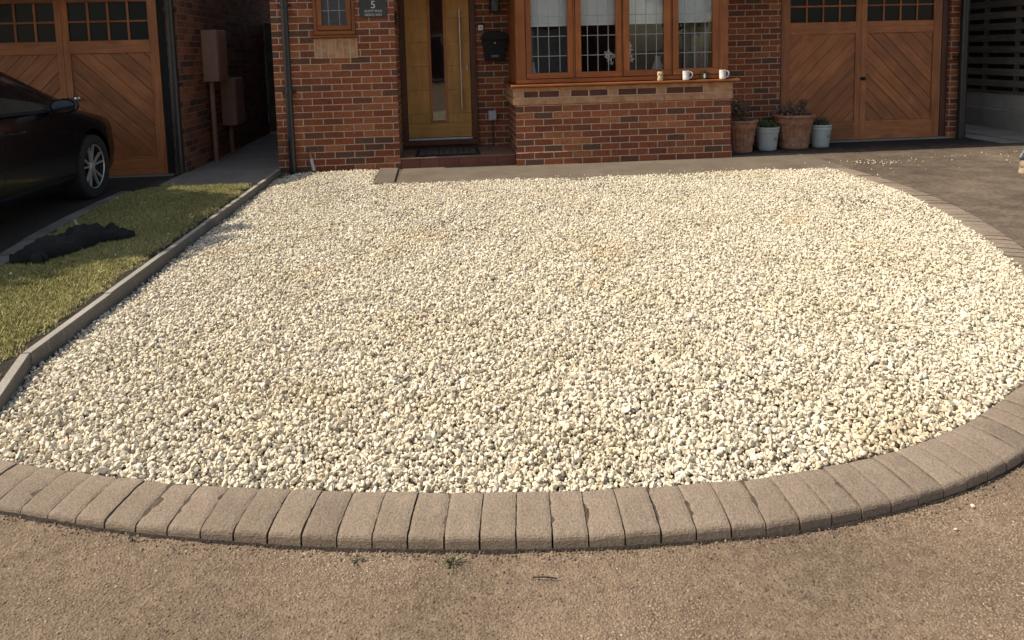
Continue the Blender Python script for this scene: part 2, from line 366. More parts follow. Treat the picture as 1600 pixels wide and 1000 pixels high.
    def build(s, name, mat, parent=None, smooth=False, bevel=0, angle=35, seg=1):
        me = bpy.data.meshes.new(name); me.from_pydata(s.v, [], s.f)
        uvl = me.uv_layers.new(name='UVMap'); uvl.data.foreach_set('uv', np.array(s.uv, dtype=np.float32).ravel())
        a = me.attributes.new('rnd', 'FLOAT', 'FACE'); a.data.foreach_set('value', np.array(s.r, dtype=np.float32))
        me.materials.append(M_[mat] if isinstance(mat, str) else mat)
        me.update()
        bm = bmesh.new(); bm.from_mesh(me); bmesh.ops.recalc_face_normals(bm, faces=bm.faces); bm.to_mesh(me); bm.free()
        if smooth:
            me.polygons.foreach_set('use_smooth', [True]*len(me.polygons)); me.set_sharp_from_angle(angle=R(angle))
        o = bpy.data.objects.new(name, me); COL.objects.link(o)
        if parent is not None:
            o.parent = parent; o.matrix_parent_inverse = Matrix.Translation(-base_of(parent))
        if bevel:
            b = o.modifiers.new('bevel', 'BEVEL'); b.width = bevel; b.segments = seg; b.limit_method = 'ANGLE'; b.angle_limit = R(40)
        return o
def base_of(o):
    v = Vector(o.location)
    if o.parent is not None: v = v + base_of(o.parent) if o.type == 'EMPTY' else base_of(o.parent)
    return v
# parts of world-space things: meshes sit at the thing's origin with world coordinates
def thing(name, loc, label, cat, group=None):
    o = bpy.data.objects.new(name, None); o.empty_display_size = .2; COL.objects.link(o); o.location = loc
    o['label'] = label; o['category'] = cat
    if group: o['group'] = group
    return o
def part(name, mb, mat, parent, **k):
    """mesh built in world coordinates, parented to a thing or to a mesh part of it"""
    o = mb.build(name, mat, None, **k); root = parent
    o.parent = parent
    if parent.type == 'EMPTY': o.matrix_parent_inverse = Matrix.Translation(-Vector(parent.location))
    return o
def tag(o, label, cat, group=None, kind=None):
    if label: o['label'] = label
    if cat: o['category'] = cat
    if group: o['group'] = group
    if kind: o['kind'] = kind
    return o
def struct(o, kind='structure'): o['kind'] = kind; return o

def text_mesh(body, size, loc, depth=.002, mat='letter', name='lettering', parent=None, align='CENTER', sx=1.):
    cu = bpy.data.curves.new('t', 'FONT'); cu.body = body; cu.size = size; cu.align_x = align; cu.extrude = depth
    ob = bpy.data.objects.new('t', cu); COL.objects.link(ob)
    bpy.context.view_layer.update()
    me = bpy.data.meshes.new_from_object(ob.evaluated_get(bpy.context.evaluated_depsgraph_get()))
    bpy.data.objects.remove(ob); bpy.data.curves.remove(cu)
    me.transform(Matrix.Translation(loc) @ Matrix.Rotation(R(90), 4, 'X') @ Matrix.Diagonal((sx, 1, 1, 1)))
    me.materials.clear(); me.materials.append(M_[mat])
    o = bpy.data.objects.new(name, me); COL.objects.link(o); o.parent = parent
    if parent is not None and parent.type == 'EMPTY': o.matrix_parent_inverse = Matrix.Translation(-Vector(parent.location))
    return o

def instancer(name, pts, rots, scls, tones, sources, label_kind='stuff'):
    me = bpy.data.meshes.new(name); n = len(pts)
    me.vertices.add(n); me.vertices.foreach_set('co', np.asarray(pts, dtype=np.float32).ravel())
    for nm, tp, arr, key in (('rot', 'FLOAT_VECTOR', rots, 'vector'), ('scl', 'FLOAT_VECTOR', scls, 'vector'), ('tone', 'FLOAT', tones, 'value')):
        a = me.attributes.new(nm, tp, 'POINT'); a.data.foreach_set(key, np.asarray(arr, dtype=np.float32).ravel())
    a = me.attributes.new('pick', 'INT', 'POINT'); a.data.foreach_set('value', rng.integers(0, len(sources), n).astype(np.int32))
    me.update()
    o = bpy.data.objects.new(name, me); COL.objects.link(o)
    g = bpy.data.node_groups.new(name, 'GeometryNodeTree')
    g.interface.new_socket('Geometry', in_out='INPUT', socket_type='NodeSocketGeometry')
    g.interface.new_socket('Geometry', in_out='OUTPUT', socket_type='NodeSocketGeometry')
    N = g.nodes; L = g.links
    gi = N.new('NodeGroupInput'); go = N.new('NodeGroupOutput')
    iop = N.new('GeometryNodeInstanceOnPoints'); iop.inputs['Pick Instance'].default_value = True
    g2i = N.new('GeometryNodeGeometryToInstance')
    for s in sources:
        oi = N.new('GeometryNodeObjectInfo'); oi.inputs['Object'].default_value = s; oi.inputs['As Instance'].default_value = False
        L.new(oi.outputs['Geometry'], g2i.inputs[0]) if False else None
    join = N.new('GeometryNodeJoinGeometry')
    for s in reversed(sources):
        oi = N.new('GeometryNodeObjectInfo'); oi.inputs['Object'].default_value = s
        gg = N.new('GeometryNodeGeometryToInstance'); L.new(oi.outputs['Geometry'], gg.inputs[0]); L.new(gg.outputs[0], join.inputs[0])
    def na(nm, tp):
        x = N.new('GeometryNodeInputNamedAttribute'); x.data_type = tp; x.inputs[0].default_value = nm; return x.outputs[0]
    e2r = N.new('FunctionNodeEulerToRotation'); L.new(na('rot', 'FLOAT_VECTOR'), e2r.inputs[0])
    L.new(gi.outputs[0], iop.inputs['Points']); L.new(join.outputs[0], iop.inputs['Instance'])
    L.new(na('pick', 'INT'), iop.inputs['Instance Index']); L.new(e2r.outputs[0], iop.inputs['Rotation'])
    L.new(na('scl', 'FLOAT_VECTOR'), iop.inputs['Scale']); L.new(iop.outputs[0], go.inputs[0])
    md = o.modifiers.new('scatter', 'NODES'); md.node_group = g
    return o

def smooth_curve(P, step=.02):
    P = [np.array(p, float) for p in P]; out = []
    for i in range(len(P)-1):
        p0 = P[max(i-1, 0)]; p1 = P[i]; p2 = P[i+1]; p3 = P[min(i+2, len(P)-1)]
        for t in np.linspace(0, 1, 24, endpoint=False):
            out.append(.5*((2*p1)+(-p0+p2)*t+(2*p0-5*p1+4*p2-p3)*t*t+(-p0+3*p1-3*p2+p3)*t**3))
    out.append(P[-1]); out = np.array(out)
    d = np.r_[0, np.cumsum(np.hypot(*(out[1:]-out[:-1]).T))]
    s = np.arange(0, d[-1], step)
    return np.c_[np.interp(s, d, out[:, 0]), np.interp(s, d, out[:, 1])]
def in_poly(x, y, poly):
    x = np.asarray(x); y = np.asarray(y); c = np.zeros(x.shape, bool); n = len(poly); j = n-1
    for i in range(n):
        xi, yi = poly[i]; xj, yj = poly[j]
        m = ((yi > y) != (yj > y)) & (x < (xj-xi)*(y-yi)/((yj-yi) or 1e-9)+xi); c ^= m; j = i
    return c
#@@PART2
# ================================================================== GROUND
def sst(a, b, x):
    t = np.clip((np.asarray(x, float)-a)/(b-a), 0, 1); return t*t*(3-2*t)
def zg(x, y):
    x = np.asarray(x, float); y = np.asarray(y, float)
    s = 1-sst(2.6, 6.2, y)
    return s*(-.048 + .022*sst(-.2, -1.6, x)*1.0)
def ground():
    xs = np.unique(np.r_[-260, -120, -60, -30, np.arange(-16, -3, .25), np.arange(-3, 0, .0625), np.arange(0, 16.01, .25), 30, 60, 120, 260]); ys = np.unique(np.r_[-260, -100, -40, np.arange(-12, 22.01, .25), 40, 100, 260])
    X, Y = np.meshgrid(xs, ys); Z = zg(X, Y) - .075*sst(-2.1, -1.95, X)*(1-sst(-1.6, -1.35, X))*sst(2.8, 3.05, Y)*(1-sst(8.05, 8.3, Y)); nx = len(xs)
    v = np.c_[X.ravel(), Y.ravel(), Z.ravel()]
    f = [(j*nx+i, j*nx+i+1, (j+1)*nx+i+1, (j+1)*nx+i) for j in range(len(ys)-1) for i in range(nx-1)]
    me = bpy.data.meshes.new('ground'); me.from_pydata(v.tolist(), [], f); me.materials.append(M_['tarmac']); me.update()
    o = bpy.data.objects.new('ground', me); COL.objects.link(o); struct(o)
ground()

# kerb curve (outer = road side)
OUT = smooth_curve([(-3.6, 3.55), (-2.9, 3.05), (-2.2, 2.62), (-1.72, 2.40), (-1.25, 2.225), (-.96, 2.13), (-.67, 2.06), (-.38, 2.0), (0, 1.94), (.31, 1.905), (.62, 1.89), (.94, 1.89),
                    (1.16, 1.915), (1.37, 1.955), (1.60, 2.02), (1.84, 2.12), (2.15, 2.29), (2.55, 2.58), (2.98, 3.02), (3.36, 3.60), (3.68, 4.25), (3.92, 4.9), (4.09, 5.5), (4.19, 6.1), (4.245, 6.7), (4.26, 7.4)], .01)
T = np.gradient(OUT, axis=0); T /= np.hypot(*T.T)[:, None]
KW = .182
INN = OUT + np.c_[-T[:, 1], T[:, 0]]*KW
def kerb_block(c, t, nrm, wo, wi, flush, k):
    """c outer mid point, t along, nrm inward"""
    z0 = random.uniform(-.002, .003); tw = random.uniform(-.004, .004)
    if flush: prof = [(0, -.11), (0, -.004), (.006, .0), (.06, .004), (.13, .005), (.19, .004), (.2, -.002), (.2, -.11)]
    else: prof = [(0, -.13), (0, -.020), (.002, -.013), (.006, -.008), (.012, -.005), (.03, -.001), (.06, .004), (.11, .0105), (.135, .0135), (.165, .0145), (.192, .014), (.2, .010), (.2, -.13)]
    fine = []
    for (d0, z0_), (d1, z1_) in zip(prof, prof[1:]):
        k_ = max(1, int((d1-d0)/.012)); fine += [(d0+(d1-d0)*q/k_, z0_+(z1_-z0_)*q/k_) for q in range(k_)]
    prof = fine+[prof[-1]]; n = 8; mb = MB(); grid = []
    for i in range(n+1):
        u = i/n-.5; row = []
        e = 0.0024 if i in (0, n) else (.0003 if i in (1, n-1) else 0)
        for j, (d, z) in enumerate(prof):
            wd = wo+(wi-wo)*d/.2
            rg_ = (mnoise.noise(Vector((d*55, k*3.1+(7 if i else 0), 1)))*.0022+mnoise.noise(Vector((d*160, k*5.3+(7 if i else 0), 4)))*.0012) if i in (0, n) else 0
            d = d*KW/.2
            p = c + nrm*d + t*(u*wd+rg_-(.0008 if i == n else -.0008 if i == 0 else 0))
            zz = z+z0+tw*u-(e if 0 < j < len(prof)-1 else 0)
            q = Vector((p[0]*34, p[1]*34, zz*34+k)); nz = mnoise.noise(q)*.0014 + mnoise.noise(q*3)*.0008
            if 0 < j < len(prof)-1: zz += nz; p = p - nrm*(mnoise.noise(q*1.7)*.0014 if j < 4 else 0)
            row.append((p[0], p[1], zz))
        grid.append(row)
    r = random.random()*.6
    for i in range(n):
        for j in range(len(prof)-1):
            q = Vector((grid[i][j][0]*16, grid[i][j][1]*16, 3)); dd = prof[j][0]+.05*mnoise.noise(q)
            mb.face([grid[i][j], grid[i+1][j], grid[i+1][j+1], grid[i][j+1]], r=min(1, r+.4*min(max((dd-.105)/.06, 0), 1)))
    mb.face([g for g in grid[0]], r=r); mb.face([g for g in reversed(grid[-1])], r=r)
    return mb
def kerbs():
    a = thing('block_kerb', (0, 1.95, 0), 'curved kerb of tan concrete blocks raised between the gravel and the road', 'kerb')
    b = thing('flush_block_edging', (4.0, 5.6, 0), 'flat row of tan blocks curving up the right side of the gravel beside the drive', 'edging')
    s = 0; k = 0; i = 0
    while True:
        wdt = .1015
        idx = int(round((s+wdt/2)/.01))
        if idx >= len(OUT)-2: break
        q_ = (s+wdt/2)/.01; i_ = int(q_); f_ = q_-i_; c = OUT[i_]*(1-f_)+OUT[i_+1]*f_; t = T[i_]*(1-f_)+T[i_+1]*f_; nrm = np.array([-t[1], t[0]])
        wi = np.hypot(*(INN[min(i_+6, len(INN)-1)]-INN[max(i_-4, 0)]))*wdt/.10
        gap = random.uniform(.0018, .0042)
        yy = c[1]; flush = c[0] > 2.9
        z = 0
        mb = kerb_block(c, t, nrm, wdt-gap-random.uniform(0, .0015), wi-.001, flush, k)
        if flush:
            dz = float(zg(c[0], c[1]))+.010
            mb.v = [(p[0], p[1], p[2]+dz) for p in mb.v]
        part('kerb_block' if not flush else 'edging_block', mb, 'block', b if flush else a, smooth=True, angle=50)
        s += wdt; k += 1
    # dark earth packed in the joints
    mb = MB()
    P = OUT[::2]; NR = np.c_[-T[:, 1], T[:, 0]][::2]
    LV = [(.010, -.030), (.022, -.010), (.055, -.0005), (.10, .0055), (.125, .0075), (.178, .009)]
    for i in range(len(P)-1):
        for (d0, z0), (d1, z1) in zip(LV, LV[1:]):
            q = []
            for ii, dd, zz in ((i, d0, z0), (i+1, d0, z0), (i+1, d1, z1), (i, d1, z1)):
                p = P[ii]+NR[ii]*dd; n_ = .0035*mnoise.noise(Vector((p[0]*40, p[1]*40, 0)))
                q.append((p[0], p[1], (zz+.001 if p[0] < 2.9 else float(zg(p[0], p[1]))+.002)+n_))
            mb.face(q)
    o = mb.build('joint_soil', simple('joint_soil', (.050, .034, .023), (.11, .078, .052), .98, 40, bs=1, bscale=90, bdist=.008)); struct(o, 'stuff')
kerbs()
def foot_dirt_shade():  # dirt strip that also paints in the shade below the kerb face
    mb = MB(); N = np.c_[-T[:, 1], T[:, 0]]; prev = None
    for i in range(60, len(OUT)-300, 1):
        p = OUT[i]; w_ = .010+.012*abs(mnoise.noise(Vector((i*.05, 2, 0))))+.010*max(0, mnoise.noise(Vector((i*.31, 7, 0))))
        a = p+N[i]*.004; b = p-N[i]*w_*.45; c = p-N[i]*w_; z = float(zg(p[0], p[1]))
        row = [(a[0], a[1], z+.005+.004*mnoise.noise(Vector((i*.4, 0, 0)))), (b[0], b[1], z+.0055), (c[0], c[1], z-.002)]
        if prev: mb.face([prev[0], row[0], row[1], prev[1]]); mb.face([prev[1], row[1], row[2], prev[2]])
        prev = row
    struct(mb.build('kerb_foot_dirt_shade', 'soil', smooth=True, angle=80), 'stuff')
foot_dirt_shade()

# ---- gravel
inn = INN[(INN[:, 1] < 7.4)]
inn = np.array([p for p in inn if p[0] > -1.80])
GP = [(-1.842, 8.5), (-1.842, 3.35), (-1.80, 3.03), (-1.74, 2.78)] + [tuple(p) for p in inn[::6]] + [(4.06, 7.40), (2.2, 7.46), (.6, 7.50), (-.5, 7.52), (-.74, 7.56), (-.74, 8.52)]
def zgrav(x, y):
    x = np.asarray(x, float); y = np.asarray(y, float)
    return (.0065 + .006*np.sin(x*2.1+1)*np.cos(y*1.7) + .004*np.sin(x*5.3+y*3.1) + .003*np.sin(x*11-y*9)
            + zg(x, y)*.55*sst(2.4, 3.2, x) - .024*sst(1.62, 1.84, -x)*sst(2.75, 3.1, y) )
def gravel():
    mb = MB(); mb.face([(p[0], p[1], 0) for p in GP])
    o = mb.build('gravel_bed', 'grav_bed')
    bm = bmesh.new(); bm.from_mesh(o.data); bmesh.ops.triangulate(bm, faces=bm.faces)
    for v in bm.verts: v.co.z = float(zgrav(v.co.x, v.co.y))-.022
    bm.to_mesh(o.data); bm.free(); struct(o)
    srcs = []
    for k in range(9):
        bm = bmesh.new(); bmesh.ops.create_icosphere(bm, subdivisions=3, radius=1)
        rr = random.Random(k+50)
        pl = []
        for _ in range(8):
            d = Vector((rr.gauss(0, 1), rr.gauss(0, 1), rr.gauss(0, 1))).normalized(); pl.append((d, rr.uniform(.40, .74)))
        for v in bm.verts:
            p = v.co.copy()
            for d, h in pl:
                e = p.dot(d)-h
                if e > 0: p -= d*e*.985
            p *= 1+.05*mnoise.noise(p*2.5+Vector((k*9, 0, 0)))
            v.co = Vector((p.x*1.18, p.y*.90, p.z*.74))
        bmesh.ops.dissolve_limit(bm, angle_limit=R(7), verts=bm.verts, edges=bm.edges)
        bmesh.ops.triangulate(bm, faces=bm.faces)
        me = bpy.data.meshes.new('pebble'); bm.to_mesh(me); bm.free(); me.materials.append(M_['pebble'])
        srcs.append(bpy.data.objects.new('pebble_shape', me))
    pts = []; S = []; tone = []
    def layer(sp, dz, jz, keep, smin, smax):
        xs = np.arange(-1.9, 4.3, sp); ys = np.arange(1.95, 8.6, sp*.87)
        X, Y = np.meshgrid(xs, ys); X = X + (np.arange(len(ys)) % 2)[:, None]*sp/2
        X = X + rng.uniform(-.42, .42, X.shape)*sp; Y = Y + rng.uniform(-.42, .42, X.shape)*sp
        X = X.ravel(); Y = Y.ravel(); m = in_poly(X, Y, GP) & (rng.random(len(X)) < keep)
        X, Y = X[m], Y[m]
        Z = zgrav(X, Y)+dz+rng.uniform(-jz, jz, len(X))
        sc = np.clip(rng.lognormal(0, .22, len(X)), .55, 1.7)*rng.uniform(smin, smax, len(X))
        pts.append(np.c_[X, Y, Z]); S.append(sc[:, None]*rng.uniform(.78, 1.22, (len(X), 3))); tone.append(rng.random(len(X)))
    layer(.0157, -.010, .005, 1, .0074, .0103)
    layer(.0180, .001, .006, .68, .0072, .0103)
    layer(.0255, .0090, .006, .50, .0070, .0108)
    # strays kicked on to the kerb, the path and the drive
    for (x, y, sx, sy, n) in ((4.75, 7.72, .30, .07, 34), (5.3, 7.9, .8, .05, 22), (4.6, 7.3, .35, .25, 10), (5.3, 7.0, .8, .6, 10), (1.2, 7.57, 1.5, .035, 40), (2.6, 7.6, .9, .06, 16), (6.2, 7.7, .5, .3, 10), (4.75, 7.62, .18, .05, 45), (2.4, 8.2, .03, .02, 1)):
        X = rng.normal(x, sx, n); Y = rng.normal(y, sy, n); m = Y < 8.35; X, Y = X[m], Y[m]
        pts.append(np.c_[X, Y, zg(X, Y)+.012]); s_ = rng.uniform(.003, .0085, len(X)); S.append(s_[:, None]*rng.uniform(.8, 1.2, (len(X), 3))); tone.append(rng.uniform(.15, .95, len(X)))
    k = 46; i = rng.integers(100, len(OUT)-330, k); d = rng.uniform(.12, .2, k)**1.0; nr = np.c_[-T[:, 1], T[:, 0]]
    P = OUT[i]+nr[i]*(.2-(d-.12)*.35*rng.random(k))[:, None]; pts.append(np.c_[P, np.full(k, .024)]); s_ = rng.uniform(.004, .010, k); S.append(np.repeat(s_[:, None], 3, 1)); tone.append(rng.uniform(.2, .9, k))
    for (x, y) in ((1.53, 1.93), (1.41, 1.84), (-2.2, 5.05), (-2.68, 4.72), (-2.05, 5.6)):
        z = float(zg(x, y))+.005 if x > -1.5 else .05
        pts.append(np.array([[x, y, z]])); S.append(np.full((1, 3), random.uniform(.005, .010))); tone.append(np.array([.8]))
    pts = np.vstack(pts); S = np.vstack(S); tone = np.concatenate(tone); n = len(pts)
    # regional tint: a greyer and a rustier patch
    print('pebbles', n)
    rot = rng.uniform(0, 6.283, (n, 3)); rot[:, 0] = rng.normal(0, 1., n); rot[:, 1] = rng.normal(0, 1., n)
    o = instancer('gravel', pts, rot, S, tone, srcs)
    tag(o, 'cream angular gravel spread over the front parking area', None, None, 'stuff')
gravel()

# ---- stone chippings proud of the road surface
def chips():
    srcs = []
    for k in range(6):
        bm = bmesh.new(); bmesh.ops.create_icosphere(bm, subdivisions=1, radius=1); rr = random.Random(k+900)
        for v in bm.verts: v.co = Vector((v.co.x*rr.uniform(.75, 1.15), v.co.y*rr.uniform(.75, 1.15), v.co.z*rr.uniform(.55, .75)))
        me = bpy.data.meshes.new('chip'); bm.to_mesh(me); bm.free(); me.materials.append(M_['chip']); srcs.append(bpy.data.objects.new('chip_shape', me))
    sp = .0074; xs = np.arange(-3.0, 3.1, sp); ys = np.arange(.75, 2.9, sp*.87); X, Y = np.meshgrid(xs, ys)
    X = X+rng.uniform(-.5, .5, X.shape)*sp; Y = Y+rng.uniform(-.5, .5, Y.shape)*sp; X = X.ravel(); Y = Y.ravel()
    lim = np.interp(X, OUT[:210, 0], OUT[:210, 1]); m = (Y < np.where(X > OUT[:, 0].max()-1.2, np.interp(X, OUT[::10, 0][:60], OUT[::10, 1][:60]), np.interp(X, OUT[:, 0], OUT[:, 1]))-.002)
    X, Y = X[m], Y[m]; n = len(X); s_ = rng.uniform(.0022, .0043, n)*np.where(rng.random(n) < .04, 1.35, 1)
    patch = np.array([mnoise.noise(Vector((x*1.7, y*2.6, 5))) for x, y in zip(X[::1], Y[::1])])
    keep = rng.random(n) < .93+patch*.3; X, Y, s_, patch = X[keep], Y[keep], s_[keep], patch[keep]; n = len(X); print('chips', n)
    rot = rng.normal(0, .35, (n, 3)); rot[:, 2] = rng.uniform(0, 6.28, n)
    # loose grit that has gathered at the kerb foot
    q = rng.integers(60, len(OUT)-330, 1500); nr = np.c_[-T[:, 1], T[:, 0]]; off = rng.exponential(.018, 1500)+.006; G = OUT[q]-nr[q]*off[:, None]
    X = np.r_[X, G[:, 0]]; Y = np.r_[Y, G[:, 1]]; s_ = np.r_[s_, rng.uniform(.0018, .0042, 1500)]; patch = np.r_[patch, rng.choice([-1.2, -.9, .3], 1500, p=[.5, .35, .15])]
    rot = np.r_[rot, rng.uniform(0, 6.28, (1500, 3))]; lift = np.r_[rng.uniform(-.0016, .0004, n), rng.uniform(.001, .003, 1500)]; n += 1500
    o = instancer('road_chippings', np.c_[X, Y, zg(X, Y)+lift], rot, np.repeat(s_[:, None], 3, 1), np.clip(rng.normal(.5, .19, n)+patch*.45, 0, .995), srcs)
    tag(o, 'sandy brown stone chippings bound in the road surface in front of the kerb', None, None, 'stuff')
def chipm():
    m, n, L, b = newmat('road_chip'); a = attr(n, 'tone', 'INSTANCER').outputs['Fac']
    L.new(ramp(n, L, a, [(0, (.09, .065, .046)), (.25, (.175, .127, .087)), (.6, (.243, .177, .122)), (.95, (.29, .215, .150)), (1, (.42, .33, .24))]), b.inputs['Base Color']); b.inputs['Roughness'].default_value = .9; b.inputs['Specular IOR Level'].default_value = .2; return m
M_['chip'] = chipm()
chips()

# ---- concrete path along the house, block strip by the step
mb = MB()
mb.box(-.475, 4.30, 7.36, 8.56, -.08, .007); o = mb.build('path', 'path', bevel=.004); struct(o)
mb = MB(); mb.hexa([(-.715, 7.56, -.08), (-.512, 7.55, -.08), (-.522, 8.545, -.08), (-.735, 8.56, -.08), (-.715, 7.56, .028), (-.512, 7.55, .022), (-.522, 8.545, .022), (-.735, 8.56, .028)])
o = mb.build('concrete_strip', 'path', bevel=.006); tag(o, 'short concrete strip between the gravel corner and the door step', 'concrete strip')
# passage between the houses
mb = MB(); 
mb.prism([(-2.99, 8.02), (-2.93, 7.96), (-2.40, 7.86), (-1.905, 7.86), (-1.905, 14), (-2.99, 14)], -.08, .026, 'z'); o = mb.build('passage_path', 'passage', bevel=.004); struct(o)
mb = MB(); mb.box(7.12, 7.42, 8.74, 13, -.08, .006); mb.box(7.445, 8.15, 8.6, 13, -.08, .018); o = mb.build('side_path', 'passage', bevel=.004); struct(o)

# ---- edging boards
def edging():
    t = thing('concrete_edging', (-1.87, 6, 0), 'long thin concrete edging between the lawn and the gravel', 'edging')
    ys = [8.56, 7.66, 6.76, 5.86, 4.96, 4.16, 3.345]
    for a, b in zip(ys, ys[1:]):
        mb = MB(); j = random.uniform(-.003, .003)
        mb.box(-1.890+j, -1.849+j, b+.002, a-.002, -.08, .064+random.uniform(-.003, .003)); mb.r = [.98 if k == 1 else .12 for k in range(len(mb.f))]; part('edging_board', mb, 'edging', t, bevel=.003)  # lit top and shaded sides are put into the board colour
    mb = MB(); mb.hexa([(-1.890, 3.34, -.08), (-1.849, 3.34, -.08), (-1.685, 2.70, -.08), (-1.726, 2.69, -.08)][::-1] + [(-1.890, 3.34, .063), (-1.849, 3.34, .063), (-1.685, 2.70, .05), (-1.726, 2.69, .05)][::-1])
    mb.r = [.98 if k == 1 else .12 for k in range(len(mb.f))]; part('edging_board', mb, 'edging', t, bevel=.003)  # same painted light top and shaded sides
edging()

# ---- lawn
LP = [(-1.96, 3.36), (-1.97, 7.70), (-2.02, 7.84), (-2.5, 7.86), (-2.90, 7.93), (-3.12, 7.60), (-3.11, 7.0), (-3.07, 6.34), (-2.97, 5.6), (-2.88, 5.1), (-2.80, 4.7), (-2.62, 3.9), (-2.52, 3.3), (-2.4, 2.98), (-1.76, 2.74)]
def lawn():
    mb = MB(); mb.face([(p[0], p[1], 0) for p in [(-1.897, 3.36), (-1.897, 7.9)] + LP[3:-1] + [(-1.735, 2.72)]])
    o = mb.build('lawn_soil', 'soil'); bm = bmesh.new(); bm.from_mesh(o.data); bmesh.ops.triangulate(bm, faces=bm.faces)
    bmesh.ops.subdivide_edges(bm, edges=bm.edges, cuts=3, use_grid_fill=True)
    for v in bm.verts: v.co.z = .018+.006*mnoise.noise(v.co*4)
    bm.to_mesh(o.data); bm.free(); struct(o)
    srcs = []
    for k in range(6):
        rr = random.Random(k); m = MB()
        for _ in range(6):
            a = rr.uniform(0, 6.28); h = rr.uniform(.5, 1.1); lean = rr.uniform(.1, .9); wd = rr.uniform(.05, .09); cx, cy = rr.uniform(-.35, .35), rr.uniform(-.35, .35)
            dx, dy = math.cos(a), math.sin(a); sx, sy = -dy*wd, dx*wd
            p = lambda f, s, z: (cx+dx*lean*f+s*sx, cy+dy*lean*f+s*sy, z)
            m.face([p(0, -1, 0), p(0, 1, 0), p(.35, .8, h*.6), p(.35, -.8, h*.6)]); m.face([p(.35, -.8, h*.6), p(.35, .8, h*.6), p(1, 0, h)])
        me = bpy.data.meshes.new('tuft'); me.from_pydata(m.v, [], m.f); me.materials.append(M_['grass']); srcs.append(bpy.data.objects.new('tuft_shape', me))
    n = 90000; X = rng.uniform(-3.2, -1.7, n); Y = rng.uniform(2.7, 8, n)
    X2 = X+.02*np.sin(Y*23)+.015*np.sin(Y*51)
    m = in_poly(X2, Y, LP); X, Y = X[m], Y[m]
    # ragged bare strip near the edging
    d = -1.955-X; keep = rng.random(len(X)) < np.clip(.03+d*8+.5*np.sin(Y*13+X*9)*.3, .03, 1); X, Y = X[keep], Y[keep]; n = len(X)
    s = rng.uniform(.016, .030, n); s[rng.random(n) < .004] *= 1.9
    S = np.repeat(s[:, None], 3, 1); rot = np.zeros((n, 3)); rot[:, 2] = rng.uniform(0, 6.28, n); rot[:, 0] = rng.normal(0, .25, n); rot[:, 1] = rng.normal(0, .25, n)
    patch = .5+.25*np.sin(X*7+Y*2)+.2*np.sin(Y*5-X*3); tone = np.clip(rng.normal(.5, .22, n)+.18*(patch-.5)+np.clip(.25-( -1.93-X), 0, .25)*.8, 0, 1)
    o = instancer('grass', np.c_[X, Y, np.full(n, .016)], rot, S, tone, srcs); tag(o, 'small strip of short grass left of the gravel', None, None, 'stuff')
    # paver strip beside the neighbour's drive
    t = thing('lawn_paver_edging', (-3.2, 6.5, 0), 'worn dark paver row between the lawn and the drive under the car', 'edging')
    P = smooth_curve([(-2.62, 3.0), (-2.72, 3.9), (-2.92, 4.8), (-3.02, 5.2), (-3.14, 5.9), (-3.20, 6.6), (-3.22, 7.3), (-3.22, 8.0)], .02)
    for i in range(0, len(P)-11, 11):
        a, b = P[i], P[i+10]; d = (b-a)/np.hypot(*(b-a)); nn = np.array([-d[1], d[0]])*.062
        z = .012+random.uniform(-.004, .004); mb = MB(); q = [a-nn, b-nn, b+nn, a+nn][::-1]
        mb.hexa([(x, y, -.08) for x, y in q]+[(x, y, z) for x, y in q]); part('paver', mb, 'passage', t, bevel=.005)
lawn()

# ================================================================== HOUSE
house = thing('brick_house', (2.6, 9.4, 0), 'red brick house with a bay window, oak front door and wooden garage doors', 'house')
def wall_boxes(mb, x0, x1, y0, y1, z0, z1, holes=()):
    xs = sorted({x0, x1, *[h[0] for h in holes], *[h[1] for h in holes]}); zs = sorted({z0, z1, *[h[2] for h in holes], *[h[3] for h in holes]})
    for a, b in zip(xs, xs[1:]):
        for c, d in zip(zs, zs[1:]):
            if not any(h[0] <= a and b <= h[1] and h[2] <= c and d <= h[3] for h in holes): mb.box(a, b, y0, y1, c, d)
mb = MB()
wall_boxes(mb, -1.872, -.502, 8.58, 8.80, -.06, 2.32, [(-1.405, -.942, 1.535, 2.28)])
mb.box(-1.872, -1.65, 8.8, 14, -.06, 2.32); mb.box(-.72, -.502, 8.8, 9.64, -.06, 2.32)
mb.box(.455, .875, 9.42, 9.64, -.06, 2.32)
pier = part('wall', mb, 'brick', house)
mb = MB(); mb.box(-1.876, -.497, 8.570, 8.5795, -.06, .118); part('plinth', mb, 'brick', house)
mb = MB(); mb.box(.85, 3.41, 8.45, 8.72, -.06, .7065); mb.box(.85, 1.07, 8.72, 9.42, -.06, .7065); mb.box(3.19, 3.41, 8.72, 9.30, -.06, .7065)
bay = part('wall', mb, 'brick_b', house)
mb = MB(); mb.box(.842, 3.418, 8.440, 8.4495, -.06, .150); part('plinth', mb, 'brick_b', house)
mb = MB(); mb.box(3.41, 4.25, 9.30, 9.52, -.06, 2.32); mb.box(4.25, 4.425, 9.318, 9.52, -.06, 2.32); part('wall', mb, 'brick', house)
mb = MB(); mb.box(6.845, 7.10, 9.40, 9.62, -.06, 2.32); mb.box(6.88, 7.10, 9.62, 14, -.06, 2.32)
part('wall', mb, 'brick', house)
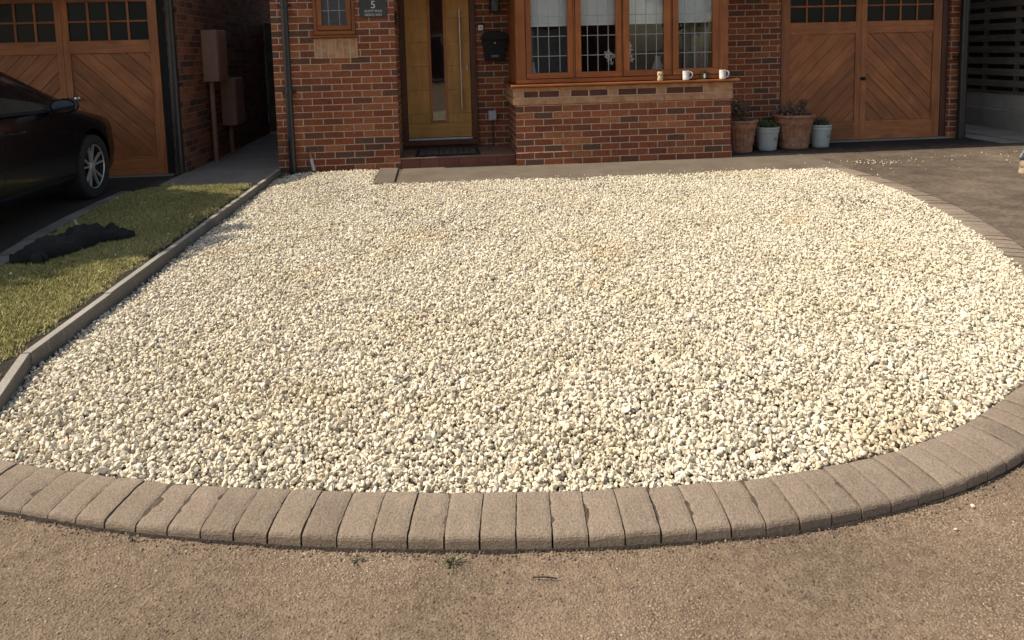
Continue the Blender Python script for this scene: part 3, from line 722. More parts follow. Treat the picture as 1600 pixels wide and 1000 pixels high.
# bay stone band: stone blocks with pairs of bricks let in
ZX = lambda z: .82+(z-45)/(1265)*2.613
mbs = MB(); insets = []
x = .82
while x < 3.433:
    x2 = min(x+random.uniform(.36, .52), 3.433)
    if 3.433-x2 < .15: x2 = 3.433
    mbs.box(x+.002, x2-.002, 8.432+random.uniform(-.003, .003), 8.60, .709, .783); x = x2
for a, b, k in ((45, 105, 0), (105, 187, 1), (190, 305, 1), (308, 367, 0), (370, 470, 1), (475, 580, 1), (584, 637, 0), (640, 747, 1), (750, 860, 1), (864, 914, 0), (918, 1020, 1), (1022, 1133, 1), (1137, 1310, 0)):
    m_ = MB() if k else mbs
    m_.box(ZX(a)+.003, ZX(b)-.003, 8.436 if k else 8.434, 8.60, .793, .862)
    if k: insets.append(m_)
for a, b in ((45, 300), (300, 640), (640, 930), (930, 1310)): mbs.box(ZX(a)+.002, ZX(b)-.002, 8.433, 8.60, .866, .909)
for z0, z1 in ((.7095, .783), (.793, .862), (.866, .909)): mbs.box(.822, .98, 8.602, 9.42, z0, z1); mbs.box(3.25, 3.431, 8.602, 9.30, z0, z1)
part('stone_band', mbs, 'sand', house, bevel=.004)
mb = MB(); mb.box(.832, 3.422, 8.4395, 8.59, .7075, .9085); part('mortar_bed', mb, 'mortar', house)
mi = simple('inset_brick', (.13, .04, .024), (.055, .028, .024), .9, 3.1, bs=.8, bscale=60)
for m_ in insets: part('inset_brick', m_, mi, house, bevel=.003)
# small window stone panel (six soldiers)
mb = MB()
for k in range(6):
    a = -1.408+k*.0797; mb.box(a+.004, a+.0715, 8.572+random.uniform(-.002, .002), 8.60, 1.312, 1.522)
part('stone_panel', mb, 'sand', house, bevel=.004)
mb = MB(); mb.box(-1.412, -.93, 8.5765, 8.5795, 1.302, 1.5245); part('mortar_bed', mb, 'mortar', house)

def window(name, fx0, fx1, z0, z1, y, sashes, post=(.05, .05), depth=.07, mat='wood_win', glass='glass', vx=(), hz=(), parent=house, sb=.062):
    """frame with sashes; sashes: list of (x0,x1,glass_x0,glass_x1,glass_z0)"""
    mb = MB()
    mb.box(fx0, fx1, y, y+depth, z0, z0+.048, g=0)
    mb.box(fx0, fx1, y, y+depth, z1-.05, z1, g=0)
    edges = [fx0]+[e for s in sashes for e in (s[0]-.004, s[1]+.004)]+[fx1]
    for a, b in zip(edges[::2], edges[1::2]): mb.box(a, b, y+.001, y+depth-.001, z0+.048, z1-.05, g=2)
    fr = part(name, mb, mat, parent, bevel=.003)
    for s in sashes:
        m2 = MB(); x0, x1, g0, g1, gz = s; zt = z1-.056
        m2.box(x0, x1, y-.012, y+.05, z0+.054, gz, g=0); m2.box(x0, x1, y-.012, y+.05, zt-sb, zt, g=0)
        m2.box(x0, g0, y-.0118, y+.0498, gz, zt-sb, g=2); m2.box(g1, x1, y-.0118, y+.0498, gz, zt-sb, g=2)
        so_ = part('sash', m2, mat, fr, bevel=.004)
        m3 = MB(); m3.box(g0-.003, g1+.003, y+.018, y+.022, gz-.003, zt-sb+.003); part('pane', m3, glass, fr)
        m4 = MB()
        nv = s[0] if False else None
        for fx in vx: xx = g0+(g1-g0)*fx; m4.box(xx-.004, xx+.004, y+.0145, y+.0175, gz, zt-sb)
        for zz in hz:
            if gz < zz < zt-sb: m4.box(g0, g1, y+.0135, y+.0143, zz-.004, zz+.004)
        if m4.v: part('leading', m4, 'lead', fr)
    return fr
bw = window('bay_window', .868, 3.376, .952, 2.14, 8.462,
       [(.985, 1.530, 1.045, 1.466, 1.070), (1.558, 2.098, 1.624, 2.033, 1.072), (2.120, 2.682, 2.193, 2.605, 1.074), (2.708, 3.262, 2.776, 3.190, 1.076)],
       vx=(.193, .49, .79), hz=(1.262, 1.488, 1.716, 1.94))
mb = MB(); mb.box(.868, .93, 8.534, 9.42, .952, 2.14, g=2); part('side_panel', mb, 'wood_win', bw, bevel=.003); mb = MB(); mb.box(3.314, 3.376, 8.534, 9.30, .952, 2.14, g=2); part('side_panel', mb, 'wood_win', bw, bevel=.003)
mb = MB(); mb.box(.797, 3.487, 8.362, 8.60, .916, .943, g=0); mb.box(.797, .93, 8.60, 9.42, .916, .943, g=1); mb.box(3.40, 3.487, 8.60, 9.30, .916, .943, g=1); part('sill', mb, 'wood_win', bw, bevel=.008, seg=3)
sw = window('small_window', -1.402, -.945, 1.562, 2.26, 8.556, [(-1.362, -.985, -1.308, -1.040, 1.672)], vx=(.28, .73), hz=(1.835, 2.02), glass='glass_frost')
mb = MB(); mb.box(-1.432, -.922, 8.528, 8.66, 1.534, 1.557, g=0); part('sill', mb, 'wood_win', sw, bevel=.005)
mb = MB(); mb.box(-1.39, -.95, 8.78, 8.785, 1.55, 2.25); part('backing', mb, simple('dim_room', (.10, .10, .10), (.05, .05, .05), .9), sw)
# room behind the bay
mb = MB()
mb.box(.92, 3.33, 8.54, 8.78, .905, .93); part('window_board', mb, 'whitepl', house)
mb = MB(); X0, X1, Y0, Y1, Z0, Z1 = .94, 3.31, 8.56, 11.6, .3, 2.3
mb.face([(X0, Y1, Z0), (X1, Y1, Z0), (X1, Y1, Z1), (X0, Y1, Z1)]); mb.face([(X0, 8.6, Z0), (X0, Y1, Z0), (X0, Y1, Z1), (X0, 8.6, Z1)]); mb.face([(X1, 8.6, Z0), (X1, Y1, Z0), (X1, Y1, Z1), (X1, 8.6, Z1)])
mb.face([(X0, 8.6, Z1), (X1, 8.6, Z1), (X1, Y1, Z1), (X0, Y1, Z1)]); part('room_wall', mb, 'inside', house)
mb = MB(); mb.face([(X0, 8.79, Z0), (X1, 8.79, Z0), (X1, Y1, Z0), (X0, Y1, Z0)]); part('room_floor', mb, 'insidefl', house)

# front door
door = None
mb = MB()
mb.box(-.502, -.430, 9.385, 9.46, .232, 2.28, g=2); mb.box(.380, .455, 9.385, 9.46, .232, 2.28, g=2); mb.box(-.430, .380, 9.386, 9.459, 2.17, 2.28, g=0)
mb.box(-.50, .458, 9.335, 9.46, .168, .2315, g=0); mb.box(-.50, .455, 9.40, 9.46, .12, .166, g=0)
door = part('front_door', mb, 'wood_door', house, bevel=.003)
mb = MB(); zs = [.262, .565, .865, 1.165, 1.465, 1.765, 2.165]
for a, b in zip(zs, zs[1:]):
    for x0, x1 in ((-.426, -.140), (.080, .376)):
        z0 = a; z1 = b
        if b > .44: mb.box(x0, x1, 9.402, 9.445, max(a, .445)+.0012, b-.0012, g=2, r=.5)
mb.box(-.426, .376, 9.402, 9.445, .262, .4445, g=0, r=.5)
part('door_leaf', mb, 'oak', door, bevel=.0012)
mb = MB(); mb.box(-.142, -.112, 9.388, 9.445, .446, 2.165, g=2); mb.box(.050, .082, 9.388, 9.445, .446, 2.165, g=2); mb.box(-.112, .050, 9.389, 9.445, .446, .478, g=0)
part('glazing_bead', mb, 'wood', door, bevel=.004)
mb = MB(); mb.box(-.114, .052, 9.412, 9.416, .476, 2.165); part('pane', mb, 'glass_door', door)
mb = MB(); mb.box(-.40, .36, 9.50, 9.505, .3, 2.16); part('hall_backing', mb, simple('hall', (.035, .035, .036), (.02, .02, .02), .9), door)
mb = MB(); mb.box(-.428, .378, 9.372, 9.398, .2325, .2565); part('threshold', mb, simple('threshold_metal', (.50, .53, .54), (.42, .45, .46), .5, 20, metal=.3), door, bevel=.003)
mb = MB(); mb.tube([(.257, 9.345, .62), (.257, 9.345, 1.868)], .012, 14)
for z in (.75, 1.74): mb.tube([(.257, 9.345, z), (.257, 9.402, z)], .008, 8)
part('pull_handle', mb, 'steel', door, smooth=True)
mb = MB(); mb.box(.326, .348, 9.392, 9.402, 1.105, 1.175); mb.tube([(.337, 9.385, 1.14), (.337, 9.393, 1.14)], .009, 10); part('lock', mb, 'steel', door, bevel=.003)
# step
mb = MB(); x = -.50
while x < .85:
    x2 = min(x+.2265, .85); mb.box(x+.003, x2-.003, 8.585+random.uniform(-.002, .002), 8.69, -.03, .108); x = x2
mb.box(-.50, .85, 8.592, 9.42, -.03, .1075)
st = part('door_step', mb, simple('step_brick', (.21, .07, .042), (.15, .052, .034), .85, 5, bs=.6, bscale=60), house, bevel=.004)
mb = MB()
for i in range(5):
    for j in range(3):
        a, b = -.5+i*.27, -.5+(i+1)*.27; c, d = 8.575+j*.28, 8.575+(j+1)*.28
        mb.box(a+.0015, b-.0015, c+.0015, d-.0015, .1085, .1255)
part('step_tile', mb, 'tile', st, bevel=.002)

# garage doors
def chevron(mb, x0, x1, z0, z1, y, slope, pitch=.135, th=.02):
    """diagonal boards clipped to the rectangle"""
    c = 1 if slope > 0 else -1
    d = np.array([1, c])/math.sqrt(2); nrm = np.array([-c, 1])/math.sqrt(2)
    corners = [np.array(p) for p in ((x0, z0), (x1, z0), (x1, z1), (x0, z1))]
    lo = min(p@nrm for p in corners); hi = max(p@nrm for p in corners); k = lo - random.random()*pitch*.8
    while k < hi:
        poly = [tuple(p) for p in corners]
        for sgn, lim in ((1, k+.0022), (-1, k+pitch-.0022)):
            out = []
            for i in range(len(poly)):
                a = np.array(poly[i]); b = np.array(poly[(i+1) % len(poly)]); fa = sgn*(a@nrm-lim); fb = sgn*(b@nrm-lim)
                if fa >= 0: out.append(tuple(a))
                if (fa >= 0) != (fb >= 0): t = fa/(fa-fb); out.append(tuple(a+(b-a)*t))
            poly = out
            if len(poly) < 3: break
        if len(poly) >= 3: mb.prism(poly, y, y+th, 'y', grain=tuple(d))
        k += pitch
def garage_door(parent, y, X, zb, zp0, zp1, zw0, zwm, zw1, ztop, knobmat, knobpos, name='garage_door'):
    """X = outer left, panel l0,l1, panel r0,r1, outer right"""
    a, l0, l1, r0_, r1, b = X
    mb = MB()
    mid = (l1+r0_)/2
    for s0, s1 in ((a, l0), (l1, mid-.002), (mid+.002, r0_), (r1, b)): mb.box(s0, s1, y, y+.045, zb, ztop, g=2)
    for p0, p1 in ((l0, l1), (r0_, r1)):
        mb.box(p0, p1, y+.0008, y+.044, zb+.0005, zp0, g=0); mb.box(p0, p1, y+.0008, y+.044, zp1, zw0, g=0); mb.box(p0, p1, y+.0008, y+.044, zw1, ztop-.0005, g=0)
    g = part(name, mb, 'wood', parent, bevel=.003)
    for (p0, p1, sl) in ((l0, l1, 1), (r0_, r1, -1)):
        m = MB(); chevron(m, p0+.001, p1-.001, zp0+.001, zp1-.001, y+.018, sl); part('diagonal_boarding', m, 'wood', g, bevel=.003)
        m = MB()
        m.box(p0, p1, y+.008, y+.036, zwm-.011, zwm+.011, g=0)
        for k in range(1, 4):
            xx = p0+(p1-p0)*k/4; m.box(xx-.0105, xx+.0105, y+.006, y+.035, zw0+.0005, zw1-.0005, g=2)
        part('glazing_bar', m, 'wood', g, bevel=.003)
        m = MB(); m.box(p0, p1, y+.026, y+.030, zw0, zw1); part('pane', m, 'pane', g)
        m = MB(); m.box(p0-.01, p1+.01, y+.0395, y+.046, zp0-.01, zp1+.01); part('backing', m, 'wood_dark', g)
    m = MB(); kx, kz = knobpos
    m.lathe([(0, -.002), (.022, -.002), (.024, -.006), (.010, -.012), (.009, -.032), (.020, -.040), (.026, -.052), (.020, -.064), (0, -.067)], (kx, y, kz), 16, ax='y')
    part('knob', m, knobmat, g, smooth=True)
    return g
gd = garage_door(house, 9.45, (4.50, 4.622, 5.535, 5.69, 6.635, 6.755), .022, .272, 1.447, 1.606, 1.816, 2.03, 2.14, 'blackm', (5.635, .845))
mb = MB(); mb.box(4.428, 4.497, 9.44, 9.52, 0, 2.2, g=2); mb.box(6.758, 6.842, 9.44, 9.52, 0, 2.2, g=2); mb.box(4.497, 6.758, 9.442, 9.518, 2.145, 2.2, g=0); part('frame', mb, 'wood_dark', gd, bevel=.003)
mb = MB(); mb.box(4.43, 6.84, 9.38, 9.60, -.02, .020); part('threshold', mb, 'passage', gd)

# canopy over porch, bay and garage; upper storey; roof
CY = 8.357
mb = MB(); mb.box(-1.93, 7.2, CY, 9.66, 2.325, 2.36); mb.box(-1.93, 7.2, CY-.012, CY, 2.315, 2.48)
can = part('canopy', mb, 'wood_dark', house)
mb = MB(); mb.prism([(CY-.010, 2.44), (9.6, 3.12), (9.6, 3.2), (CY-.010, 2.52)], -1.95, 7.22, 'x'); part('canopy_roof', mb, 'roof', can)
mb = MB(); wall_boxes(mb, -1.872, 7.1, 9.56, 9.78, 2.37, 5.1, [(1.2, 3.2, 3.5, 4.6), (4.8, 6.2, 3.5, 4.6), (-1.1, -.3, 3.6, 4.6)]); mb.box(-1.872, -1.65, 9.78, 15, 2.33, 5.1); mb.box(6.88, 7.1, 9.78, 15, 2.33, 5.1); mb.box(-1.65, 6.88, 14.8, 15, 0, 5.1)
part('wall', mb, 'brick', house)
for x0, x1 in ((1.2, 3.2), (4.8, 6.2), (-1.1, -.3)):
    k = (x1-x0)/2; window('upper_window', x0, x1, 3.5, 4.6, 9.60, [(x0+.05, x0+k-.02, x0+.11, x0+k-.08, 3.62), (x0+k+.02, x1-.05, x0+k+.08, x1-.11, 3.62)] if k > .5 else [(x0+.05, x1-.05, x0+.11, x1-.11, 3.62)], glass='pane')
mb = MB(); mb.prism([(9.2, 5.0), (12.3, 7.0), (15.4, 5.0), (15.4, 5.12), (12.3, 7.15), (9.2, 5.12)], -2.1, 7.3, 'x'); part('roof', mb, 'roof', house)

# ================================================================== NEIGHBOUR HOUSE
nh = thing('neighbour_house', (-5.5, 9, 0), 'neighbouring brick house at the left with wooden garage doors behind the car', 'house')
mb = MB(); mb.box(-3.095, -2.965, 8.82, 9.02, -.06, 2.3); mb.box(-3.20, -2.965, 9.02, 14, -.06, 2.3); mb.box(-8.6, -5.33, 8.82, 9.1, -.06, 2.3)
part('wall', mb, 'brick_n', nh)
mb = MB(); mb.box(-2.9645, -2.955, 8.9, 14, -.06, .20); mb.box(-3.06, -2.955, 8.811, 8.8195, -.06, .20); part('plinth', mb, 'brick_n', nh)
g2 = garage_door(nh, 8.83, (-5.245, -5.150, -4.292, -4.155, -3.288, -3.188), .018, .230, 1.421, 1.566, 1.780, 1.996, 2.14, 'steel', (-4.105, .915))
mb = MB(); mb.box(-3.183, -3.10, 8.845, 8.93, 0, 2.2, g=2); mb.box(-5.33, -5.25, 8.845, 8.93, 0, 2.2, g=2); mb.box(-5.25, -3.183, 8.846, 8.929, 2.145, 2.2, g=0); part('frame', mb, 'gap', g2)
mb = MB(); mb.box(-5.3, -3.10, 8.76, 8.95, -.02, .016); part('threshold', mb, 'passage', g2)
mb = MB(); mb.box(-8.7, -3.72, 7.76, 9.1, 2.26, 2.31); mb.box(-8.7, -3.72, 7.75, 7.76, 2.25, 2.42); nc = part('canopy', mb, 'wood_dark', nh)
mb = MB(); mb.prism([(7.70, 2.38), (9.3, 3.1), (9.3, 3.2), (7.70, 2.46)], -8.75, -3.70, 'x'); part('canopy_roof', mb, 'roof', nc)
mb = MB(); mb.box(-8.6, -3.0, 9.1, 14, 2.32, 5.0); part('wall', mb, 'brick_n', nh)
mb = MB(); mb.prism([(8.8, 4.9), (11.5, 6.9), (14.2, 4.9), (14.2, 5.02), (11.5, 7.05), (8.8, 5.02)], -8.8, -2.9, 'x'); part('roof', mb, 'roof', nh)
for x0 in (-7.8, -5.2):
    window('upper_window', x0, x0+1.4, 3.3, 4.4, 9.06, [(x0+.05, x0+.68, x0+.11, x0+.62, 3.42), (x0+.72, x0+1.35, x0+.78, x0+1.29, 3.42)], glass='pane', parent=nh)

# downpipes
def downpipe(x, y, r, label, ztop=2.31, br=(1.2,), zbot=.0, square=False):
    mb = MB(); mb.tube([(x, y, zbot), (x, y, ztop)], r, 16); o = mb.build('downpipe', 'black', smooth=True)
    tag(o, label, 'drainpipe', 'black drainpipes on the two houses')
    for z in br:
        m = MB(); m.tube([(x, y, z-.02), (x, y, z+.02)], r*1.18, 16); m.box(x-r*1.9, x+r*1.9, y+r*.5, y+r*1.1, z-.015, z+.015); b = m.build('bracket', 'black', smooth=True); b.parent = o
    return o
downpipe(-1.708, 8.530, .040, 'black drainpipe on the sunlit brick left of the small window', br=(.93, 1.9))
downpipe(-3.02, 8.765, .043, 'black drainpipe beside the garage door behind the car', br=(1.05, 1.9))
dp = downpipe(6.985, 9.325, .055, 'black drainpipe right of the garage door by the slatted fence', br=(1.1,))

# meter boxes on the neighbour's side wall
def meter(y0, y1, z0, z1, py, pipebot, label, proj=.19):
    mb = MB(); mb.box(-2.964, -2.964+proj, y0, y1, z0, z1); o = mb.build('meter_box', 'box_brown', bevel=.008); tag(o, label, 'meter box', 'meter boxes in the passage')
    m = MB(); m.box(-2.964+proj-.001, -2.964+proj+.008, y0+.03, y1-.03, z0+.03, z1-.03); d = m.build('lid', 'box_brown', bevel=.004); d.parent = o
    m = MB(); m.tube([(-2.90, py, .02), (-2.90, py, z0+.01)], .032, 12); p = m.build('pipe', 'pipe_brown', smooth=True); p.parent = o
meter(9.62, 10.05, 1.04, 1.69, 9.72, 0, 'taller brown meter box mounted high on the passage wall')
meter(10.30, 10.75, .42, 1.06, 10.46, 0, 'lower brown meter box further down the passage wall')
# gate at the end of the passage
t = thing('passage_gate', (-2.4, 13, 0), 'dark wooden gate at the far end of the narrow passage', 'gate')
for k in range(9):
    mb = MB(); a = -2.955+k*.145; mb.box(a, a+.135, 13, 13.02, .05, 1.9, g=2); part('gate_board', mb, 'slat', t)
mb = MB(); mb.box(-2.96, -1.66, 13.025, 13.06, .4, .5, g=0); mb.box(-2.96, -1.66, 13.025, 13.06, 1.5, 1.6, g=0); part('gate_rail', mb, 'slat', t)

# ================================================================== FENCE at right
t = thing('slatted_fence', (8.2, 10, 0), 'dark horizontal slatted fence above concrete gravel boards at the right', 'fence')
mb = MB(); mb.box(8.2, 8.25, 7.9, 13, .30, .53); part('gravel_board', mb, 'gboard', t, bevel=.008)
mb = MB(); mb.box(8.19, 8.26, 7.9, 13, -.02, .293); part('gravel_board', mb, 'gboard', t, bevel=.01)
z = .545
mb = MB(); mb.box(8.18, 8.24, 7.9, 13, .535, .565, g=1); part('fence_slat', mb, 'slat', t)
z = .625
while z < 2.1:
    mb = MB(); mb.box(8.185, 8.205, 7.9, 13, z, z+.100, g=1); part('fence_slat', mb, 'slat', t, bevel=.002); z += .166
for y in np.arange(8.0, 13, .62):
    mb = MB(); mb.box(8.206, 8.25, y, y+.055, .53, 2.15, g=2); part('fence_post', mb, 'slat', t)
mb = MB(); mb.box(8.31, 8.33, 7.9, 13, .53, 2.15); part('fence_backing', mb, 'gap', t)
#@@PART3
# ================================================================== SMALL THINGS ON THE HOUSE
# letterbox
t = thing('post_box', (.69, 9.40, 1.21), 'black wall letterbox with an arched lid right of the front door', 'letterbox')
mb = MB(); mb.hexa([(.562, 9.345, 1.213), (.815, 9.345, 1.213), (.815, 9.419, 1.213), (.562, 9.419, 1.213), (.532, 9.315, 1.50), (.848, 9.315, 1.50), (.848, 9.419, 1.50), (.532, 9.419, 1.50)])
part('box_body', mb, 'blackm', t, bevel=.006, seg=2)
mb = MB(); arch = [(.518, 1.475), (.868, 1.475), (.868, 1.505), (.84, 1.545)] + [(.69+.15*math.cos(a), 1.545+.042*math.sin(a)) for a in np.linspace(.15, math.pi-.15, 9)] + [(.54, 1.545), (.518, 1.505)]
mb.prism(arch, 9.295, 9.419, 'y'); part('box_lid', mb, 'blackm', t, bevel=.008, seg=2)
mb = MB(); mb.lathe([(0, -.006), (.010, -.006), (.012, 0)], (.692, 9.315, 1.437), 14, ax='y'); part('keyhole', mb, 'steel', t, smooth=True)
mb = MB(); mb.box(.640, .745, 9.334, 9.337, 1.255, 1.290); part('name_plate', mb, simple('dull_plate', (.05, .05, .05), None, .5), t)
text_mesh('POST', .030, (.692, 9.333, 1.262), .001, 'letterdim', 'lettering', t)
# house number
t = thing('number_plaque', (-.732, 8.57, 1.85), 'dark slate house plaque with a white number 5 right of the small window', 'house sign')
mb = MB(); mb.box(-.884, -.581, 8.560, 8.578, 1.750, 1.944); part('plate', mb, 'plaque', t, bevel=.002)
text_mesh('5', .118, (-.732, 8.559, 1.853), .001, 'letter', 'number', t)
text_mesh('SCOTT FOLD', .036, (-.732, 8.559, 1.808), .0008, 'letter', 'lettering', t, sx=.92)
text_mesh('MORTS WAY', .036, (-.732, 8.559, 1.766), .0008, 'letter', 'lettering', t, sx=.92)
# lantern
t = thing('wall_lantern', (.70, 9.40, 1.82), 'black wall lantern with a clear pane above the doorbell and letterbox', 'wall lamp')
mb = MB(); mb.box(.665, .735, 9.400, 9.419, 1.84, 2.10); mb.box(.640, .756, 9.28, 9.40, 1.815, 1.832); mb.box(.640, .756, 9.28, 9.40, 2.03, 2.05)
for x in (.645, .745):
    for y in (9.285, 9.390): mb.box(x-.005, x+.011, y-.005, y+.005, 1.832, 2.03)
part('lantern_cage', mb, 'blackm', t)
mb = MB(); mb.hexa([(.63, 9.27, 2.05), (.766, 9.27, 2.05), (.766, 9.41, 2.05), (.63, 9.41, 2.05), (.68, 9.32, 2.12), (.716, 9.32, 2.12), (.716, 9.36, 2.12), (.68, 9.36, 2.12)]); part('cap', mb, 'blackm', t)
mb = MB(); mb.box(.650, .750, 9.291, 9.294, 1.833, 2.029); part('pane', mb, 'glass_frost', t)
mb = MB(); mb.lathe([(0, 0), (.015, .01), (.026, .05), (.030, .085), (.020, .12), (.012, .14), (.012, .17)], (.70, 9.34, 1.845), 16); part('bulb', mb, 'ceramic', t, smooth=True)
# doorbell
t = thing('doorbell', (.52, 9.41, 1.6), 'small white doorbell in a black surround between the door and the letterbox', 'doorbell')
mb = MB(); mb.box(.480, .565, 9.39, 9.419, 1.590, 1.690); part('surround', mb, 'blackm', t, bevel=.008)
mb = MB(); mb.box(.489, .557, 9.380, 9.392, 1.598, 1.668); part('push', mb, 'whitepl', t, bevel=.006)
mb = MB(); mb.lathe([(0, -.004), (.012, -.004), (.013, 0)], (.523, 9.38, 1.634), 14, ax='y'); part('button', mb, 'letterdim', t, smooth=True)
# socket
t = thing('outdoor_socket', (.64, 9.41, .45), 'grey outdoor socket box low on the wall beside the door, cable hanging down', 'socket')
mb = MB(); mb.box(.592, .695, 9.37, 9.419, .455, .580); part('socket_box', mb, 'greypl', t, bevel=.01, seg=2)
mb = MB(); mb.box(.600, .687, 9.362, 9.371, .463, .572); part('flap', mb, 'greypl', t, bevel=.004)
mb = MB(); mb.tube([(.643, 9.385, .457), (.641, 9.39, .30), (.644, 9.40, .18), (.640, 9.385, .132)], .0055, 8); part('cable', mb, 'black', t, smooth=True)
# switch box on the pier's edge
# small metal outlet at the pier's foot, wall hook
t = thing('overflow_pipe', (-1.49, 8.55, .1), 'short pale overflow pipe poking from the brick foot above the gravel', 'pipe')
mb = MB(); mb.tube([(-1.515, 8.575, .235), (-1.512, 8.535, .232), (-1.506, 8.525, .205), (-1.500, 8.523, .16)], .013, 10); part('elbow', mb, 'terra', t, smooth=True)
mb = MB(); mb.tube([(-1.501, 8.523, .17), (-1.478, 8.52, .03)], .019, 12); part('outlet', mb, 'greypl', t, smooth=True)
mb = MB(); mb.tube([(-1.005, 8.579, .50), (-1.005, 8.558, .50), (-1.010, 8.55, .47), (-1.012, 8.552, .44)], .0075, 8)
tag(mb.build('wall_hook', 'sand', smooth=True), 'little rusty hook in the brick wall below the small window', 'hook')
mb = MB(); mb.box(-.501, -.478, 8.63, 8.68, 1.66, 1.80); tag(mb.build('wall_sensor', 'blackm', bevel=.004), 'thin black fitting on the brick edge left of the front door', 'fitting')
# door mat
t = thing('door_mat', (.07, 8.95, .126), 'dark patterned door mat on the tiled step', 'door mat')
mb = MB(); mb.hexa([(-.33, 8.63, .126), (.44, 8.66, .126), (.43, 9.22, .126), (-.32, 9.20, .126), (-.33, 8.63, .140), (.44, 8.66, .140), (.43, 9.22, .140), (-.32, 9.20, .140)]); part('mat_base', mb, simple('mat_edge', (.008, .008, .008), None, .9), t, bevel=.004)
mb = MB()
random.seed(3)
for i in range(9):
    for j in range(6):
        x0 = -.285+i*.076; y0 = 8.70+j*.076
        mb.box(x0+random.uniform(0, .012), x0+.070, y0, y0+.068, .139, .144+random.uniform(0, .004))
part('mat_pile', mb, 'mat', t)

# ---- on the sill
def mug(x, y, label, rot):
    z = .944; t = thing('mug', (x, y, z), label, 'mug', 'white mugs on the window sill')
    mb = MB(); mb.lathe([(0, .002), (.034, .002), (.0365, .006), (.0375, .03), (.0395, .104), (.0405, .108), (.0385, .108), (.0365, .104), (.034, .012), (0, .010)], (x, y, z), 32); part('mug_body', mb, 'ceramic', t, smooth=True, angle=50)
    mb = MB(); c, s = math.cos(rot), math.sin(rot); pts = [(.036, .088), (.052, .094), (.068, .086), (.075, .066), (.070, .044), (.058, .028), (.038, .020)]
    mb.tube([(x+r*c, y+r*s, z+h) for r, h in pts], .0055, 10); part('handle', mb, 'ceramic', t, smooth=True)
    mb = MB(); n = 5
    for k in range(4):
        a0 = rot-.95; pr = .0392+.0009
        for q in range(3):
            a = a0+q*.16-.2; zz = z+.028+k*.018
            P = lambda a_, h: (x+pr*math.cos(a_), y+pr*math.sin(a_), h)
            mb.face([P(a, zz), P(a+.11, zz), P(a+.11, zz+.011), P(a, zz+.011)])
    part('printed_pattern', mb, simple('print_grey', (.30, .35, .36), None, .5), t)
mug(2.845, 8.397, 'white mug between the knotted jar and the dark green mug on the sill', R(-12))
mug(3.285, 8.397, 'white mug at the right end of the window sill', R(-12))
t = thing('patterned_tumbler', (2.538, 8.40, .944), 'brown and cream marbled tumbler left of the white mugs on the sill', 'tumbler')
def marb():
    m, n, L, b = newmat('marbled_glaze'); co = objco(n)
    L.new(ramp(n, L, noise_n(n, L, co, 42, 3, .6, 1.5), [(.42, (.16, .08, .035)), (.5, (.55, .40, .22)), (.6, (.68, .55, .36))]), b.inputs['Base Color']); b.inputs['Roughness'].default_value = .35; return m
mb = MB(); mb.lathe([(0, .002), (.030, .002), (.034, .012), (.034, .045), (.031, .055), (.034, .066), (.034, .098), (.030, .108), (.027, .108), (.028, .02), (0, .02)], (2.538, 8.40, .944), 28); part('tumbler_body', mb, marb(), t, smooth=True, angle=50)
t = thing('dark_mug', (3.073, 8.41, .944), 'dark green mug with a pale oval between the two white mugs', 'mug')
dg = simple('dark_green_glaze', (.012, .028, .012), (.02, .045, .018), .25, 30)
mb = MB(); mb.lathe([(0, .002), (.030, .002), (.032, .006), (.034, .05), (.032, .09), (.033, .095), (.029, .095), (.028, .012), (0, .010)], (3.068, 8.41, .944), 28); part('mug_body', mb, dg, t, smooth=True, angle=50)
mb = MB(); mb.tube([(3.098, 8.40, 1.022), (3.118, 8.397, 1.028), (3.130, 8.395, 1.008), (3.122, 8.397, .982), (3.100, 8.40, .970)], .006, 8); part('handle', mb, dg, t, smooth=True)
mb = MB(); 
for a in (0,):
    P = []
    for q in range(14):
        an = 2*math.pi*q/14; ph = R(-98)+.36*math.cos(an); P.append((3.068+.0345*math.cos(ph), 8.41+.0345*math.sin(ph), .988+.027*math.sin(an)*(1-.15*math.cos(an))))
    mb.face(P)
part('oval_print', mb, 'letter', t)

# ---- blinds, curtains, things inside
for k, (a, b) in enumerate(((1.02, 1.50), (1.60, 2.06), (2.17, 2.63), (2.75, 3.22))):
    t = thing('roller_blind', ((a+b)/2, 8.58, 2.2), ['white blind lowered in the leftmost bay window pane', 'white blind in the second bay window pane from the left', 'white blind in the third bay window pane from the left', 'white blind lowered in the rightmost bay window pane'][k], 'blind', 'white blinds in the bay window')
    mb = MB(); zb = 1.603+.003*k
    for z0, z1, dy in ((zb, zb+.035, 0), (zb+.036, 2.2, .003)): mb.box(a, b, 8.575+dy, 8.579+dy, z0, z1)
    part('blind_cloth', mb, 'blind', t)
    mb = MB(); mb.tube([(a, 8.585, 2.2), (b, 8.585, 2.2)], .018, 10); part('roller', mb, 'whitepl', t, smooth=True)
def curtain(x0, x1, y, label):
    t = thing('curtain', ((x0+x1)/2, y, .95), label, 'curtain')
    n = max(6, int((x1-x0)/.012)); mb = MB(); P = []
    for i in range(n+1):
        x = x0+(x1-x0)*i/n; P.append((x, y+.018*math.sin(x*95)+.008*math.sin(x*41)))
    for (xa, ya), (xb, yb) in zip(P, P[1:]): mb.face([(xa, ya, .94), (xb, yb, .94), (xb, yb, 2.25), (xa, ya, 2.25)], r=.5)
    part('curtain_cloth', mb, 'curtain', t, smooth=True, angle=80)
curtain(2.93, 3.26, 8.72, 'beige curtain gathered at the right inside the bay window')
curtain(1.00, 1.10, 8.72, 'beige curtain edge at the left inside the bay window')
